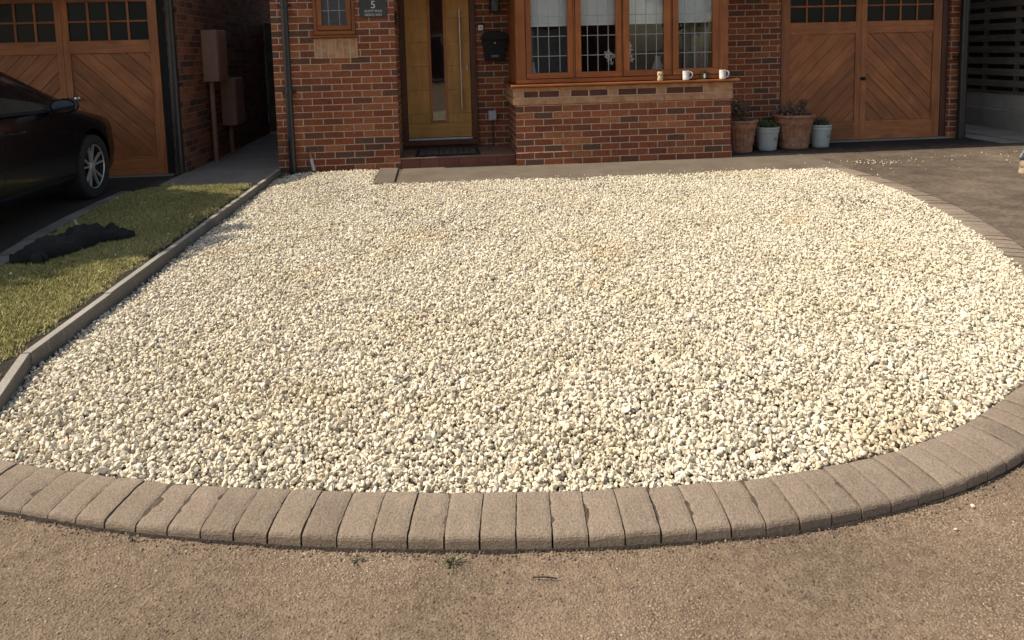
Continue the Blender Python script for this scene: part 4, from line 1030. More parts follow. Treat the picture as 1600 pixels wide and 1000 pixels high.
def vase(x, y, h, r, label, name='vase', mat='ceramic'):
    mb = MB(); mb.lathe([(0, 0), (r*.6, 0), (r, h*.25), (r*.95, h*.5), (r*.45, h*.85), (r*.5, h), (r*.4, h)], (x, y, .931), 24); return tag(mb.build(name, mat, smooth=True), label, 'vase')
vase(1.085, 8.63, .26, .038, 'slender pale vase at the left corner inside the bay window', mat='greypl')
vase(2.60, 8.70, .30, .075, 'squat pale vase behind the third bay window pane', mat='greypl')
t = thing('orchid', (2.10, 8.66, .93), 'white orchid flowers behind the middle mullion of the bay window', 'orchid')
mb = MB(); mb.lathe([(0, 0), (.035, 0), (.045, .09), (.04, .09), (0, .08)], (2.10, 8.66, .931), 20); part('flower_pot', mb, 'greypl', t, smooth=True)
mb = MB(); mb.tube([(2.10, 8.66, 1.0), (2.08, 8.65, 1.15), (2.03, 8.64, 1.24), (1.97, 8.63, 1.25)], .004, 6); mb.tube([(2.10, 8.66, 1.0), (2.14, 8.65, 1.2), (2.20, 8.63, 1.36)], .004, 6); part('stem', mb, 'leaf', t)
for (x, z, s) in ((1.975, 1.27, .06), (1.99, 1.215, .05), (2.04, 1.24, .035), (2.225, 1.36, .05), (2.235, 1.31, .045), (2.225, 1.24, .055), (2.25, 1.20, .045), (2.02, 1.16, .03)):
    mb = MB()
    for q in range(5):
        a = q*1.257+x*9; c = Vector((x, 8.625, z)); d = Vector((math.cos(a), 0, math.sin(a))); e = Vector((-math.sin(a), 0, math.cos(a)))
        mb.face([c, c+d*s*.5+e*s*.28+Vector((0, -.012, 0)), c+d*s+Vector((0, -.004, 0)), c+d*s*.5-e*s*.28+Vector((0, -.012, 0))])
    part('flower', mb, 'ceramic', t)
mb = MB(); mb.box(2.35, 3.2, 11.2, 11.5, .9, 1.55); tag(mb.build('dresser', simple('dresser', (.16, .15, .14), (.12, .11, .10), .6), bevel=.01), 'pale cupboard deep in the room behind the bay window', 'cupboard')
mb = MB(); mb.lathe([(0, 0), (.05, .01), (.055, .05), (.03, .09), (0, .1)], (-1.17, 8.70, 1.80), 20); mb.lathe([(0, 0), (.035, .0), (.03, .06), (0, .06)], (-1.17, 8.70, 1.73), 16)  # pale shape added for the round glow in the small window
tag(mb.build('glow_shape', 'greypl', smooth=True), 'added pale ornament behind the small leaded window', 'glow_shape')

# ---- pots and plants
def blades(mb, c, n, h, spread, wd, curl=.5, rr=random):
    for _ in range(n):
        a = rr.uniform(0, 6.28); r0 = rr.uniform(0, spread*.5); hh = h*rr.uniform(.4, 1.1); out = spread*rr.uniform(.2, 1.0); w_ = wd*rr.uniform(.6, 1.3)
        d = Vector((math.cos(a), math.sin(a), 0)); s = Vector((-d.y, d.x, 0))*w_; p0 = Vector(c)+d*r0; r = rr.random(); prev = None
        for k in range(5):
            u = k/4; p = p0+d*out*u*u+Vector((0, 0, hh*(u-curl*u*u*rr.uniform(.6, 1.1)))); ww = s*(1-u)**.7*(.4+1.2*u if u < .4 else 1)
            q = (p-ww, p+ww)
            if prev: mb.face([prev[0], prev[1], q[1], q[0]], r=r)
            prev = q
def leaves(mb, c, n, R3, size, rr=random, clump=None):
    for _ in range(n):
        v = Vector((rr.gauss(0, 1), rr.gauss(0, 1), rr.gauss(0, 1))).normalized()*rr.random()**.4
        p = Vector(c)+Vector((v.x*R3[0], v.y*R3[1], v.z*R3[2]))
        a = Vector((rr.gauss(0, 1), rr.gauss(0, 1), rr.gauss(0, 1))).normalized(); b = a.orthogonal().normalized(); s = size*rr.uniform(.5, 1.4)
        mb.face([p, p+a*s*.5+b*s*.3, p+a*s, p+a*s*.5-b*s*.3], r=rr.random())
def terracotta(x, y, r, h, label):
    t = thing('terracotta_pot', (x, y, .005), label, 'plant pot', 'terracotta pots by the garage door')
    fl = lambda th, z: 1-(.035*max(0, math.cos(th*22))**2 if .16*h < z < .72*h else 0)
    k = r
    prof = [(0, 0), (.66*k, 0), (.69*k, .03*h), (.68*k, .06*h), (.71*k, .10*h), (.69*k, .14*h), (.70*k, .165*h), (.74*k, .3*h), (.80*k, .5*h), (.855*k, .715*h), (.875*k, .73*h), (.885*k, .77*h), (.90*k, .80*h), (.885*k, .82*h), (.91*k, .875*h), (.915*k, .905*h), (.99*k, .925*h), (1.0*k, .96*h), (.99*k, .99*h), (.95*k, 1.0*h), (.88*k, .985*h), (.86*k, .93*h), (.84*k, .86*h), (0, .86*h)]
    mb = MB(); mb.lathe(prof, (x, y, .006), 132, fl); part('pot', mb, 'terra', t, smooth=True, angle=60)
    mb = MB(); mb.lathe([(0, .03), (.45*k, .02), (.85*k, 0)], (x, y, .006+.90*h), 24); part('compost', mb, 'soil', t, smooth=True)
    return .006+.9*h
def greypot(x, y, r, h, label):
    t = thing('grey_pot', (x, y, .005), label, 'plant pot', 'pale grey pots by the garage door')
    k = r; prof = [(0, 0), (.72*k, 0), (.76*k, .03*h), (.80*k, .2*h), (.86*k, .5*h), (.92*k, .76*h), (.97*k, .775*h), (.985*k, .86*h), (.955*k, .875*h), (.985*k, .89*h), (1.0*k, .985*h), (.98*k, 1.0*h), (.93*k, .99*h), (.90*k, .85*h), (0, .85*h)]
    mb = MB(); mb.lathe(prof, (x, y, .006), 56); part('pot', mb, 'potgrey', t, smooth=True, angle=50)
    # raised crest: ring with a small urn
    a = R(-62); c = Vector((x+.88*k*math.cos(a), y+.88*k*math.sin(a), .006+.55*h)); nrm = Vector((math.cos(a), math.sin(a), .12)).normalized(); s = Vector((-math.sin(a), math.cos(a), 0)); u_ = s.cross(nrm)*-1
    mb = MB(); q = .030; mb.tube([c+s*q*math.cos(an)+u_*q*math.sin(an)-nrm*(.5*(q*math.cos(an))**2/(.9*k)) for an in np.linspace(0, 2*math.pi, 17)], .0032, 6)
    for dx in (-.010, 0, .010): mb.tube([c+s*dx*.4+u_*-.016, c+s*dx+u_*.014], .0026, 5)
    mb.tube([c+s*-.012+u_*-.018, c+s*.012+u_*-.018], .003, 5)
    part('crest', mb, simple('crest_grey', (.24, .255, .25), None, .7), t, smooth=True)
    mb = MB(); mb.lathe([(0, .02), (.45*k, .012), (.90*k, 0)], (x, y, .006+.88*h), 24); part('compost', mb, 'soil', t, smooth=True)
    return .006+.88*h
rr = random.Random(5)
z1 = terracotta(3.70, 8.885, .225, .405, 'terracotta pot half behind the corner of the bay wall'); z2 = greypot(4.085, 8.94, .148, .295, 'pale grey pot between the two terracotta pots')
z3 = terracotta(4.47, 9.02, .265, .435, 'larger terracotta pot in front of the garage door'); z4 = greypot(4.835, 9.03, .140, .290, 'pale grey pot right of the larger terracotta pot')
def plant(x, y, z, label, kind):
    t = thing('pot_plant', (x, y, z), label, 'plant', 'plants in the pots by the garage'); st = MB(); fo = MB()
    if kind == 'twig':
        for _ in range(16):
            a = rr.uniform(0, 6.28); r = rr.uniform(.03, .15); h = rr.uniform(.10, .30); p = Vector((x+math.cos(a)*r*.4, y+math.sin(a)*r*.4, z)); e = Vector((x+math.cos(a)*r*1.3, y+math.sin(a)*r*1.1, z+h)); m_ = (p+e)/2+Vector((rr.uniform(-.03, .03), 0, .02)); st.tube([p, m_, e], [.003, .0025, .001], 5)
            leaves(fo, e, 9, (.035, .035, .03), .022, rr)
        leaves(fo, (x-.03, y, z+.17), 420, (.14, .12, .12), .036, rr); fm = 'leafdry'
    elif kind == 'mound':
        for _ in range(26):
            a = rr.uniform(0, 6.28); r = rr.uniform(.05, .2); h = rr.uniform(.06, .22); p = Vector((x+math.cos(a)*r*.4, y+math.sin(a)*r*.4, z)); e = Vector((x+math.cos(a)*r, y+math.sin(a)*r, z+h)); st.tube([p, (p+e)/2+Vector((0, 0, .02)), e], [.003, .002, .001], 5); leaves(fo, e, 7, (.03, .03, .02), .024, rr)
        leaves(fo, (x-.03, y, z+.06), 800, (.22, .18, .08), .036, rr); leaves(fo, (x+.12, y, z+.16), 160, (.06, .05, .06), .030, rr); fm = 'leafdry'
    else:
        blades(fo, (x, y, z), 80, .21, .17, .009, .55, rr); leaves(fo, (x, y, z+.06), 260, (.11, .10, .06), .03, rr); st.tube([(x, y, z), (x-.02, y, z+.12)], .003, 5); fm = 'leaf'
    part('stem', st, 'bark', t, smooth=True); part('foliage', fo, fm, t)
plant(3.70, 8.885, z1, 'dark twiggy plant in the pot beside the bay wall', 'twig'); plant(4.085, 8.94, z2, 'small green leafy plant between the terracotta pots', 'green')
plant(4.47, 9.02, z3, 'mound of dark dry foliage in the larger terracotta pot', 'mound'); plant(4.835, 9.03, z4, 'tufted green and brown plant in the pot nearest the garage door', 'green')
for o in list(COL.objects):
    if o.name.startswith('foliage') and o.parent and 'nearest the garage' in o.parent.get('label', ''): o.data.materials[0] = M_['weed']

# ---- weeds and a twig at the kerb
def weed(x, y, s, label, n):
    t = thing('kerb_weed', (x, y, -.045), label, 'weed', 'dry weeds at the foot of the kerb'); mb = MB(); z = float(zg(x, y))
    blades(mb, (x, y, z), n, .035*s, .05*s, .0022, .6, rr); leaves(mb, (x, y, z+.006), n, (.022*s, .012*s, .008), .012*s, rr); part('leaves', mb, 'weed', t)
weed(-.015, 1.892, 1.0, 'larger dry weed spreading at the kerb foot near the middle', 26)
weed(-.275, 1.935, .75, 'small dark weed at the kerb foot left of the larger one', 16)
weed(-.93, 2.09, .6, 'tiny weed in the kerb joint at the left', 10)
mb = MB(); mb.tube([(.195, 1.800, -.040), (.225, 1.795, -.038), (.258, 1.789, -.041)], .0016, 6); tag(mb.build('twig', 'blackm', smooth=True), 'short thin dark twig lying on the road below the kerb', 'twig')

# ---- jacket on the lawn
def jacket():
    t = thing('jacket', (-2.6, 5.35, .04), 'crumpled black jacket lying on the shaded lawn', 'jacket')
    def lump(ax, hw, hh, seed, name, n=46, m=20):
        """draped lump along a polyline: cross sections are low arches with folds"""
        A = smooth_curve(ax, .01); idx = np.linspace(1, len(A)-2, n).astype(int); mb = MB(); G = []
        for i, k in enumerate(idx):
            u = i/(n-1); tn = A[k+1]-A[k-1]; tn = tn/np.hypot(*tn); nr = np.array([-tn[1], tn[0]]); row = []
            env = (math.sin(math.pi*min(max(u, .02), .98)))**.35
            for j in range(m+1):
                v = j/m*2-1; q = Vector((u*5+seed, v*1.6, seed)); w_ = hw(u)*env*(1+.35*mnoise.noise(Vector((u*6+seed, 1 if v > 0 else 5, seed))))
                h = hh(u)*env*(max(0, 1-abs(v)**2.4))**.55*(1+.35*mnoise.noise(q*1.9))+ .030*mnoise.noise(q*3.1)*(1-abs(v)) + .030*abs(mnoise.noise(Vector((u*9+seed, v*2.2+u*3, seed))))*(1-v*v) + .010*mnoise.noise(q*9)*(1-v*v)
                p = A[k]+nr*v*w_; row.append((p[0], p[1], .028+max(h, 0)))
            G.append(row)
        for i in range(n-1):
            for j in range(m): mb.face([G[i][j], G[i+1][j], G[i+1][j+1], G[i][j+1]], r=.5)
        mb.face([G[i][0] for i in range(n)]+[G[i][m] for i in reversed(range(n))], r=.5)
        mb2 = MB(); mb2.v, mb2.f, mb2.uv, mb2.r = mb.v, mb.f, mb.uv, mb.r
        o = part(name, mb2, 'cloth', t); 
        bm = bmesh.new(); bm.from_mesh(o.data); bmesh.ops.remove_doubles(bm, verts=bm.verts, dist=.0004); bmesh.ops.recalc_face_normals(bm, faces=bm.faces); bm.to_mesh(o.data); bm.free()
        o.data.polygons.foreach_set('use_smooth', [True]*len(o.data.polygons)); return o
    lump([(-2.86, 5.02), (-2.74, 5.12), (-2.62, 5.38), (-2.52, 5.60), (-2.48, 5.78)], lambda u: .10+.03*math.sin(u*5), lambda u: .085+.06*abs(math.sin(u*7.5)), 3.3, 'jacket_body')
    lump([(-2.58, 5.50), (-2.45, 5.57), (-2.30, 5.66)], lambda u: .055+.01*u, lambda u: .075, 8.1, 'sleeve', 24, 12)
    lump([(-2.62, 4.98), (-2.70, 5.10), (-2.66, 5.28)], lambda u: .055, lambda u: .07, 5.7, 'sleeve', 24, 12)
    mb = MB(); a = Vector((-2.655, 5.50, .165)); mb.face([a, a+Vector((.032, -.008, -.004)), a+Vector((.020, -.02, .045)), a+Vector((.004, -.012, .048))]); part('care_label', mb, 'letter', t)
jacket()
#@@PART4
# ================================================================== CAR
def car():
    XC = -4.285; YF = 8.35; HW = .895      # centre line, front, half width
    t = thing('parked_car', (XC, 6.3, 0), 'black hatchback parked facing the wooden garage doors at the left', 'car')
    LEN = 4.22; zo = float(zg(-4.3, 6.2))
    # stations: distance from the front, half width, bottom z, shoulder/top z at the side, crown z at the centre
    ST = [(0, .52, .36, .50, .52), (.03, .66, .24, .60, .64), (.10, .76, .20, .67, .72), (.25, .845, .19, .74, .80), (.45, .878, .19, .775, .83), (.72, .890, .19, .83, .89), (1.0, .893, .19, .88, .97), (1.15, .894, .19, .90, .99), (1.5, .895, .19, .915, .99),
          (2.1, .895, .19, .93, .99), (2.8, .895, .19, .95, 1.0), (3.3, .892, .19, .965, 1.01), (3.7, .880, .19, .965, 1.01), (3.98, .84, .22, .95, .98), (4.14, .76, .27, .88, .92), (4.20, .64, .34, .72, .76), (4.22, .5, .42, .60, .62)]
    # resample
    S = np.array(ST); d = np.unique(np.r_[np.linspace(0, .5, 14), np.linspace(.5, 3.7, 44), np.linspace(3.7, 4.22, 14)])
    def itp(k): return np.interp(d, S[:, 0], S[:, k])
    hw, zb, zs, zc = itp(1), itp(2), itp(3), itp(4)
    for _ in range(2):
        for a in (hw, zs, zc): a[1:-1] = (a[:-2]+2*a[1:-1]+a[2:])/4
    def section(h, b, s, c):
        k = [(0, b), (.80*h, b), (.93*h, b+.02), (.975*h, b+.08), (.985*h, b+.14), (h, b+(s-b)*.42), (.998*h, b+(s-b)*.60), (.985*h, b+(s-b)*.74), (.990*h, b+(s-b)*.80), (.972*h, b+(s-b)*.92), (.945*h, s-.004), (.90*h, s+(c-s)*.22), (.80*h, s+(c-s)*.45), (.6*h, s+(c-s)*.75), (.3*h, s+(c-s)*.95), (0, c)]
        return k
    bm = bmesh.new(); rings = []
    for i in range(len(d)):
        half = section(hw[i], zb[i], zs[i], zc[i]); full = [(x, z) for x, z in half] + [(-x, z) for x, z in half[-2:0:-1]]
        rings.append([bm.verts.new((XC+x, YF-d[i], z+zo)) for x, z in full])
    n = len(rings[0])
    for a, b in zip(rings, rings[1:]):
        for j in range(n): bm.faces.new((a[j], a[(j+1) % n], b[(j+1) % n], b[j]))
    bm.faces.new(rings[0]); bm.faces.new(rings[-1][::-1]); bmesh.ops.recalc_face_normals(bm, faces=bm.faces)
    me = bpy.data.meshes.new('car_body'); bm.to_mesh(me); bm.free()
    body = bpy.data.objects.new('car_body', me); COL.objects.link(body)
    WY = (YF-.80, YF-3.38); WR = .315; WZ = .30
    cuts = []
    for wy in WY:
        for s in (-1, 1):
            mb = MB(); x0, x1 = XC+s*.60, XC+s*1.1
            P = [(wy+.362*math.cos(a), zo+WZ+.022+.362*math.sin(a)) for a in np.linspace(0, 2*math.pi, 41)[:-1]]
            mb.prism(P, min(x0, x1), max(x0, x1), 'x'); c = mb.build('cut', 'cartrim'); cuts.append(c)
            m = body.modifiers.new('b', 'BOOLEAN'); m.operation = 'DIFFERENCE'; m.object = c; m.solver = 'EXACT'
    bpy.context.view_layer.update(); me2 = bpy.data.meshes.new_from_object(body.evaluated_get(bpy.context.evaluated_depsgraph_get()))
    body.modifiers.clear(); body.data = me2; me2.name = 'car_body'
    for c in cuts: bpy.data.objects.remove(c)
    me2.materials.clear(); me2.materials.append(M_['paint']); me2.polygons.foreach_set('use_smooth', [True]*len(me2.polygons)); me2.set_sharp_from_angle(angle=R(38))
    def par(o): o.parent = t; o.matrix_parent_inverse = Matrix.Translation(-Vector(t.location))
    par(body)
    # cabin: stations (distance from front, half width at roof edge, half width at belt, z roof)
    K = [(1.02, .80, .855, .965), (1.18, .755, .862, 1.035), (1.36, .715, .868, 1.11), (1.54, .69, .870, 1.185), (1.72, .67, .872, 1.25), (1.92, .652, .873, 1.315), (2.2, .638, .874, 1.385), (2.6, .628, .874, 1.43), (3.0, .622, .872, 1.435), (3.35, .612, .868, 1.40), (3.62, .60, .86, 1.345), (3.78, .62, .85, 1.25), (3.92, .66, .83, 1.10), (4.02, .70, .80, .97)]
    S2 = np.array(K); d2 = np.linspace(1.02, 4.02, 46); rw, bw_, zr = (np.interp(d2, S2[:, 0], S2[:, k]) for k in (1, 2, 3))
    for _ in range(2):
        for a in (rw, bw_, zr): a[1:-1] = (a[:-2]+2*a[1:-1]+a[2:])/4
    belt = lambda dd: np.interp(dd, [1.0, 4.0], [.915, .985])
    mb = MB(); G = []
    for i in range(len(d2)):
        b = belt(d2[i])-.03; top = max(zr[i], b+.02); r_, w_ = rw[i], bw_[i]
        half = [(w_, b), (w_+(r_-w_)*.5+.012, b+(top-b)*.5), (r_+.012, top-.035 if top > b+.08 else top-.01), (r_-.03, top-.008), (r_*.7, top+.012), (r_*.35, top+.02), (0, top+.022)]
        full = half+[(-x, z) for x, z in half[-2::-1]]; G.append([(XC+x, YF-d2[i], z+zo) for x, z in full])
    for i in range(len(G)-1):
        for j in range(len(G[0])-1): mb.face([G[i][j], G[i+1][j], G[i+1][j+1], G[i][j+1]], r=.5)
    cab = part('cabin', mb, 'paint', t); bm = bmesh.new(); bm.from_mesh(cab.data); bmesh.ops.remove_doubles(bm, verts=bm.verts, dist=.0005); bm.to_mesh(cab.data); bm.free()
    cab.data.polygons.foreach_set('use_smooth', [True]*len(cab.data.polygons)); cab.data.set_sharp_from_angle(angle=R(40))
    def side_pt(dd, z, s, off=.006):
        """point on the cabin's side at distance dd and height z"""
        r_ = np.interp(dd, d2, rw)+.012; w_ = np.interp(dd, d2, bw_); top = np.interp(dd, d2, zr)-.035; b = belt(dd)-.03
        u = min(max((z-b)/max(top-b, .05), 0), 1); mid = w_+(r_-w_)*.5+.006
        x = (w_+(mid-w_)*u*2) if u < .5 else (mid+(r_-mid)*(u-.5)*2)
        return (XC+s*(x+off), YF-dd, z+zo)
    for s in (1, -1):
        for (da, db, nm) in ((1.30, 2.28, 'front_side_window'), (2.36, 3.20, 'rear_side_window')):
            mb = MB(); N_ = 16
            for i in range(N_):
                u0, u1 = da+(db-da)*i/N_, da+(db-da)*(i+1)/N_
                def zt(u): return min(np.interp(u, d2, zr)-.075, 1.36)
                for q in range(4):
                    def pz(u, f): b = belt(u)-.003; return b+(max(zt(u), b+.002)-b)*f
                    mb.face([side_pt(u0, pz(u0, q/4), s), side_pt(u1, pz(u1, q/4), s), side_pt(u1, pz(u1, (q+1)/4), s), side_pt(u0, pz(u0, (q+1)/4), s)], r=.5)
            part(nm, mb, 'carglass', t, smooth=True, angle=60)
        # chrome-less belt strip, sill strip, mirror, handles
        mb = MB(); mb.tube([side_pt(u, belt(u)-.016, s, .006) for u in np.linspace(1.12, 3.3, 14)], .008, 6); part('belt_strip', mb, 'cartrim', t, smooth=True)
        mb = MB()
        for i in range(12):
            a = i; 
        X0 = XC+s*.905; my = YF-1.57; mz = zo+.955
        mb = MB(); n_, m_ = 14, 12; rows = []
        for i in range(n_+1):
            th = math.pi*i/n_; row = []
            for j in range(m_):
                ph = 2*math.pi*j/m_; sx, sz = math.sin(th)*math.cos(ph), math.sin(th)*math.sin(ph)
                sx = math.copysign(abs(sx)**.75, sx); sz = math.copysign(abs(sz)**.75, sz)
                yv = -math.cos(th); yv = -.35 if yv < -.35 else yv
                row.append((X0+s*.105+sx*.118, my+yv*.085, mz+sz*.068+(sx*s)*.008))
            rows.append(row)
        for i in range(n_):
            for j in range(m_): mb.face([rows[i][j], rows[i][(j+1) % m_], rows[i+1][(j+1) % m_], rows[i+1][j]], r=.5)
        mir = part('wing_mirror', mb, 'paint', t, smooth=True, angle=50)
        mb = MB(); P = [(X0+s*.105+.098*math.cos(a)*(1 if math.cos(a)*s > 0 else .92), my-.0315, mz+.052*math.copysign(abs(math.sin(a))**.8, math.sin(a))) for a in np.linspace(0, 2*math.pi, 25)[:-1]]; mb.face(P); o = mb.build('mirror_glass', 'mirror'); o.parent = mir
        mb = MB(); mb.obox((X0+s*.0, my+.02, mz-.045), (.03, .03, .022)); o = mb.build('mirror_arm', 'cartrim', bevel=.006); o.parent = mir
        for hd in (2.13, 3.10):
            mb = MB(); hy = YF-hd; hx = XC+s*.897; hz = zo+.775+(.01 if hd > 3 else 0)
            mb.tube([(hx-s*.012, hy+.10, hz), (hx+s*.022, hy+.08, hz+.002), (hx+s*.028, hy, hz+.004), (hx+s*.022, hy-.08, hz+.004), (hx-s*.012, hy-.10, hz+.002)], [.010, .013, .014, .013, .010], 8); part('door_handle', mb, 'paint', t, smooth=True)
        for sd, ln in ((1.16, .0), (2.32, .0), (3.22, .0)):
            mb = MB(); 
            pts = []
            for z in np.linspace(.26, .90, 12):
                b_, s_ = .19, np.interp(sd, d, zs); u = (z-b_)/(s_-b_); x = np.interp(u, [0, .15, .42, .60, .74, .80, .92, 1], [.95, .98, 1, .998, .985, .990, .972, .945])*.895
                pts.append((XC+s*(x+.0008), YF-sd-(.06*max(0, .45-z)/.2 if sd > 3 else 0), z+zo))
            mb.tube(pts, .0022, 4); part('door_seam', mb, 'gap', t)
    # windscreen and rear screen
    for nm, a, b, wf in (('windscreen', 1.07, 1.84, .90), ('rear_window', 3.70, 3.98, .86)):
        mb = MB(); N_ = 10
        for i in range(N_):
            u0, u1 = a+(b-a)*i/N_, a+(b-a)*(i+1)/N_
            for q in range(8):
                f0, f1 = -1+q/4, -1+(q+1)/4
                P = lambda u, f: (XC+np.interp(u, d2, rw)*wf*f, YF-u, zo+np.interp(u, d2, zr)+.012+.018*(1-f*f)+.004)
                mb.face([P(u0, f0), P(u1, f0), P(u1, f1), P(u0, f1)], r=.5)
        part(nm, mb, 'carglass', t, smooth=True, angle=60)
    # wheels
    def wheel(x, y, s, lab=None):
        tyre = MB(); pr = [(.215, -.095), (.245, -.100), (.285, -.104), (.305, -.098), (.3135, -.08), (.315, 0), (.3135, .08), (.305, .098), (.285, .104), (.245, .100), (.215, .095)]
        tyre.lathe([(r, q*s) for r, q in pr], (x-s*.02, y, zo+WR-.005), 56, ax='x'); w_ = part('wheel', tyre, 'rubber', t, smooth=True, angle=60)
        z = zo+WR-.005
        rim = MB(); rim.lathe([(.219, s*.070), (.219, s*.080), (.214, s*.082), (.207, s*.074)], (x-s*.01, y, z), 48, ax='x')
        rim.lathe([(0, s*.070), (.030, s*.072), (.034, s*.062), (.050, s*.050)], (x-s*.01, y, z), 24, ax='x')
        for k in range(5):
            a0 = 2*math.pi*k/5+.35
            for dv in (-.17, .17):
                a1 = a0+dv; u_ = Vector((0, math.cos(a0+dv*.9), math.sin(a0+dv*.9))); v_ = Vector((0, math.cos(a1*1.0+dv*.35), math.sin(a1+dv*.35)))
                p0 = Vector((x-s*.01+s*.058, y, z))+u_*.034; p1 = Vector((x-s*.01+s*.068, y, z))+v_*.208; sd = (p1-p0).normalized().cross(Vector((1, 0, 0)))
                h0, h1 = .0085, .0105; th = Vector((s*.016, 0, 0))
                rim.hexa([p0-sd*h0-th, p0+sd*h0-th, p1+sd*h1-th, p1-sd*h1-th, p0-sd*h0*.7+th*.2, p0+sd*h0*.7+th*.2, p1+sd*h1*.8+th*.2, p1-sd*h1*.8+th*.2])
        o = rim.build('rim', 'alloy', smooth=True, angle=30); o.parent = w_
        m = MB(); m.lathe([(0, s*.01), (.197, s*.01), (.200, s*.02), (.208, s*.073)], (x-s*.01, y, z), 32, ax='x'); o = m.build('brake_disc', 'cartrim'); o.parent = w_
    for wy in WY:
        wheel(XC+.80, wy, 1); wheel(XC-.80, wy, -1)
    for s in (-1, 1):
        mb = MB(); P = lambda u, v: (XC+s*(.50+u*.28), YF-.055-u*u*.20, zo+.585+v*.10+u*.05)
        for i in range(6):
            for j in range(2): mb.face([P(i/6, j/2), P((i+1)/6, j/2), P((i+1)/6, (j+1)/2), P(i/6, (j+1)/2)], r=.5)
        mb.v = [(x, y+.035, z) for x, y, z in mb.v]; part('headlight', mb, 'mirror', t, smooth=True)
        mb = MB(); mb.obox((XC+s*.70, YF-4.13, zo+.86), (.10, .03, .06)); part('tail_light', mb, simple('tail_red', (.25, .01, .01), None, .2), t, bevel=.01)
    mb = MB(); mb.box(XC-.42, XC+.42, YF-.035, YF+.012, zo+.42, zo+.50); part('grille', mb, 'cartrim', t, bevel=.008)
car()

# ================================================================== PERSON stepping out of frame at the right
def skin_mesh(name, mat, verts, edges, radii, parent, sub=2, root=0):
    me = bpy.data.meshes.new(name); me.from_pydata(verts, edges, []); o = bpy.data.objects.new(name, me); COL.objects.link(o)
    m = o.modifiers.new('s', 'SKIN'); 
    for k, r in enumerate(radii):
        sv = me.skin_vertices[0].data[k] if me.skin_vertices else None
        if sv: sv.radius = (r, r) if not isinstance(r, tuple) else r; sv.use_root = (k == root)
    sb = o.modifiers.new('u', 'SUBSURF'); sb.levels = sub; sb.render_levels = sub
    bpy.context.view_layer.update(); me2 = bpy.data.meshes.new_from_object(o.evaluated_get(bpy.context.evaluated_depsgraph_get()))
    o.modifiers.clear(); o.data = me2; me2.name = name; me2.materials.clear(); me2.materials.append(M_[mat]); me2.polygons.foreach_set('use_smooth', [True]*len(me2.polygons))
    o.parent = parent
    if parent is not None and parent.type == 'EMPTY': o.matrix_parent_inverse = Matrix.Translation(-Vector(parent.location))
    return o
def skinned(name, mat, chains, parent, sub=2):
    """chains: list of [(x,y,z,r)...]; chains starting with an int continue from that vertex"""
    V, E, Rr = [], [], []
    for ch in chains:
        prev = None
        for p in ch:
            if isinstance(p, int): prev = p; continue
            V.append(p[:3]); Rr.append(p[3]); k = len(V)-1
            if prev is not None: E.append((prev, k))
            prev = k
    me = bpy.data.meshes.new(name); me.from_pydata(V, E, []); o = bpy.data.objects.new(name, me); COL.objects.link(o)
    bpy.context.view_layer.objects.active = o
    o.modifiers.new('s', 'SKIN')
    if not me.skin_vertices:
        bm = bmesh.new(); bm.from_mesh(me); bm.verts.layers.skin.verify(); bm.to_mesh(me); bm.free()
    for k, r in enumerate(Rr):
        me.skin_vertices[0].data[k].radius = r if isinstance(r, tuple) else (r, r); me.skin_vertices[0].data[k].use_root = (k == 0)
    sb = o.modifiers.new('u', 'SUBSURF'); sb.levels = sub; sb.render_levels = sub
    bpy.context.view_layer.update(); me2 = bpy.data.meshes.new_from_object(o.evaluated_get(bpy.context.evaluated_depsgraph_get()))
    o.modifiers.clear(); o.data = me2; me2.name = name; me2.materials.clear(); me2.materials.append(M_[mat]); me2.polygons.foreach_set('use_smooth', [True]*len(me2.polygons))
    o.parent = parent
    if parent is not None and parent.type == 'EMPTY': o.matrix_parent_inverse = Matrix.Translation(-Vector(parent.location))
    return o
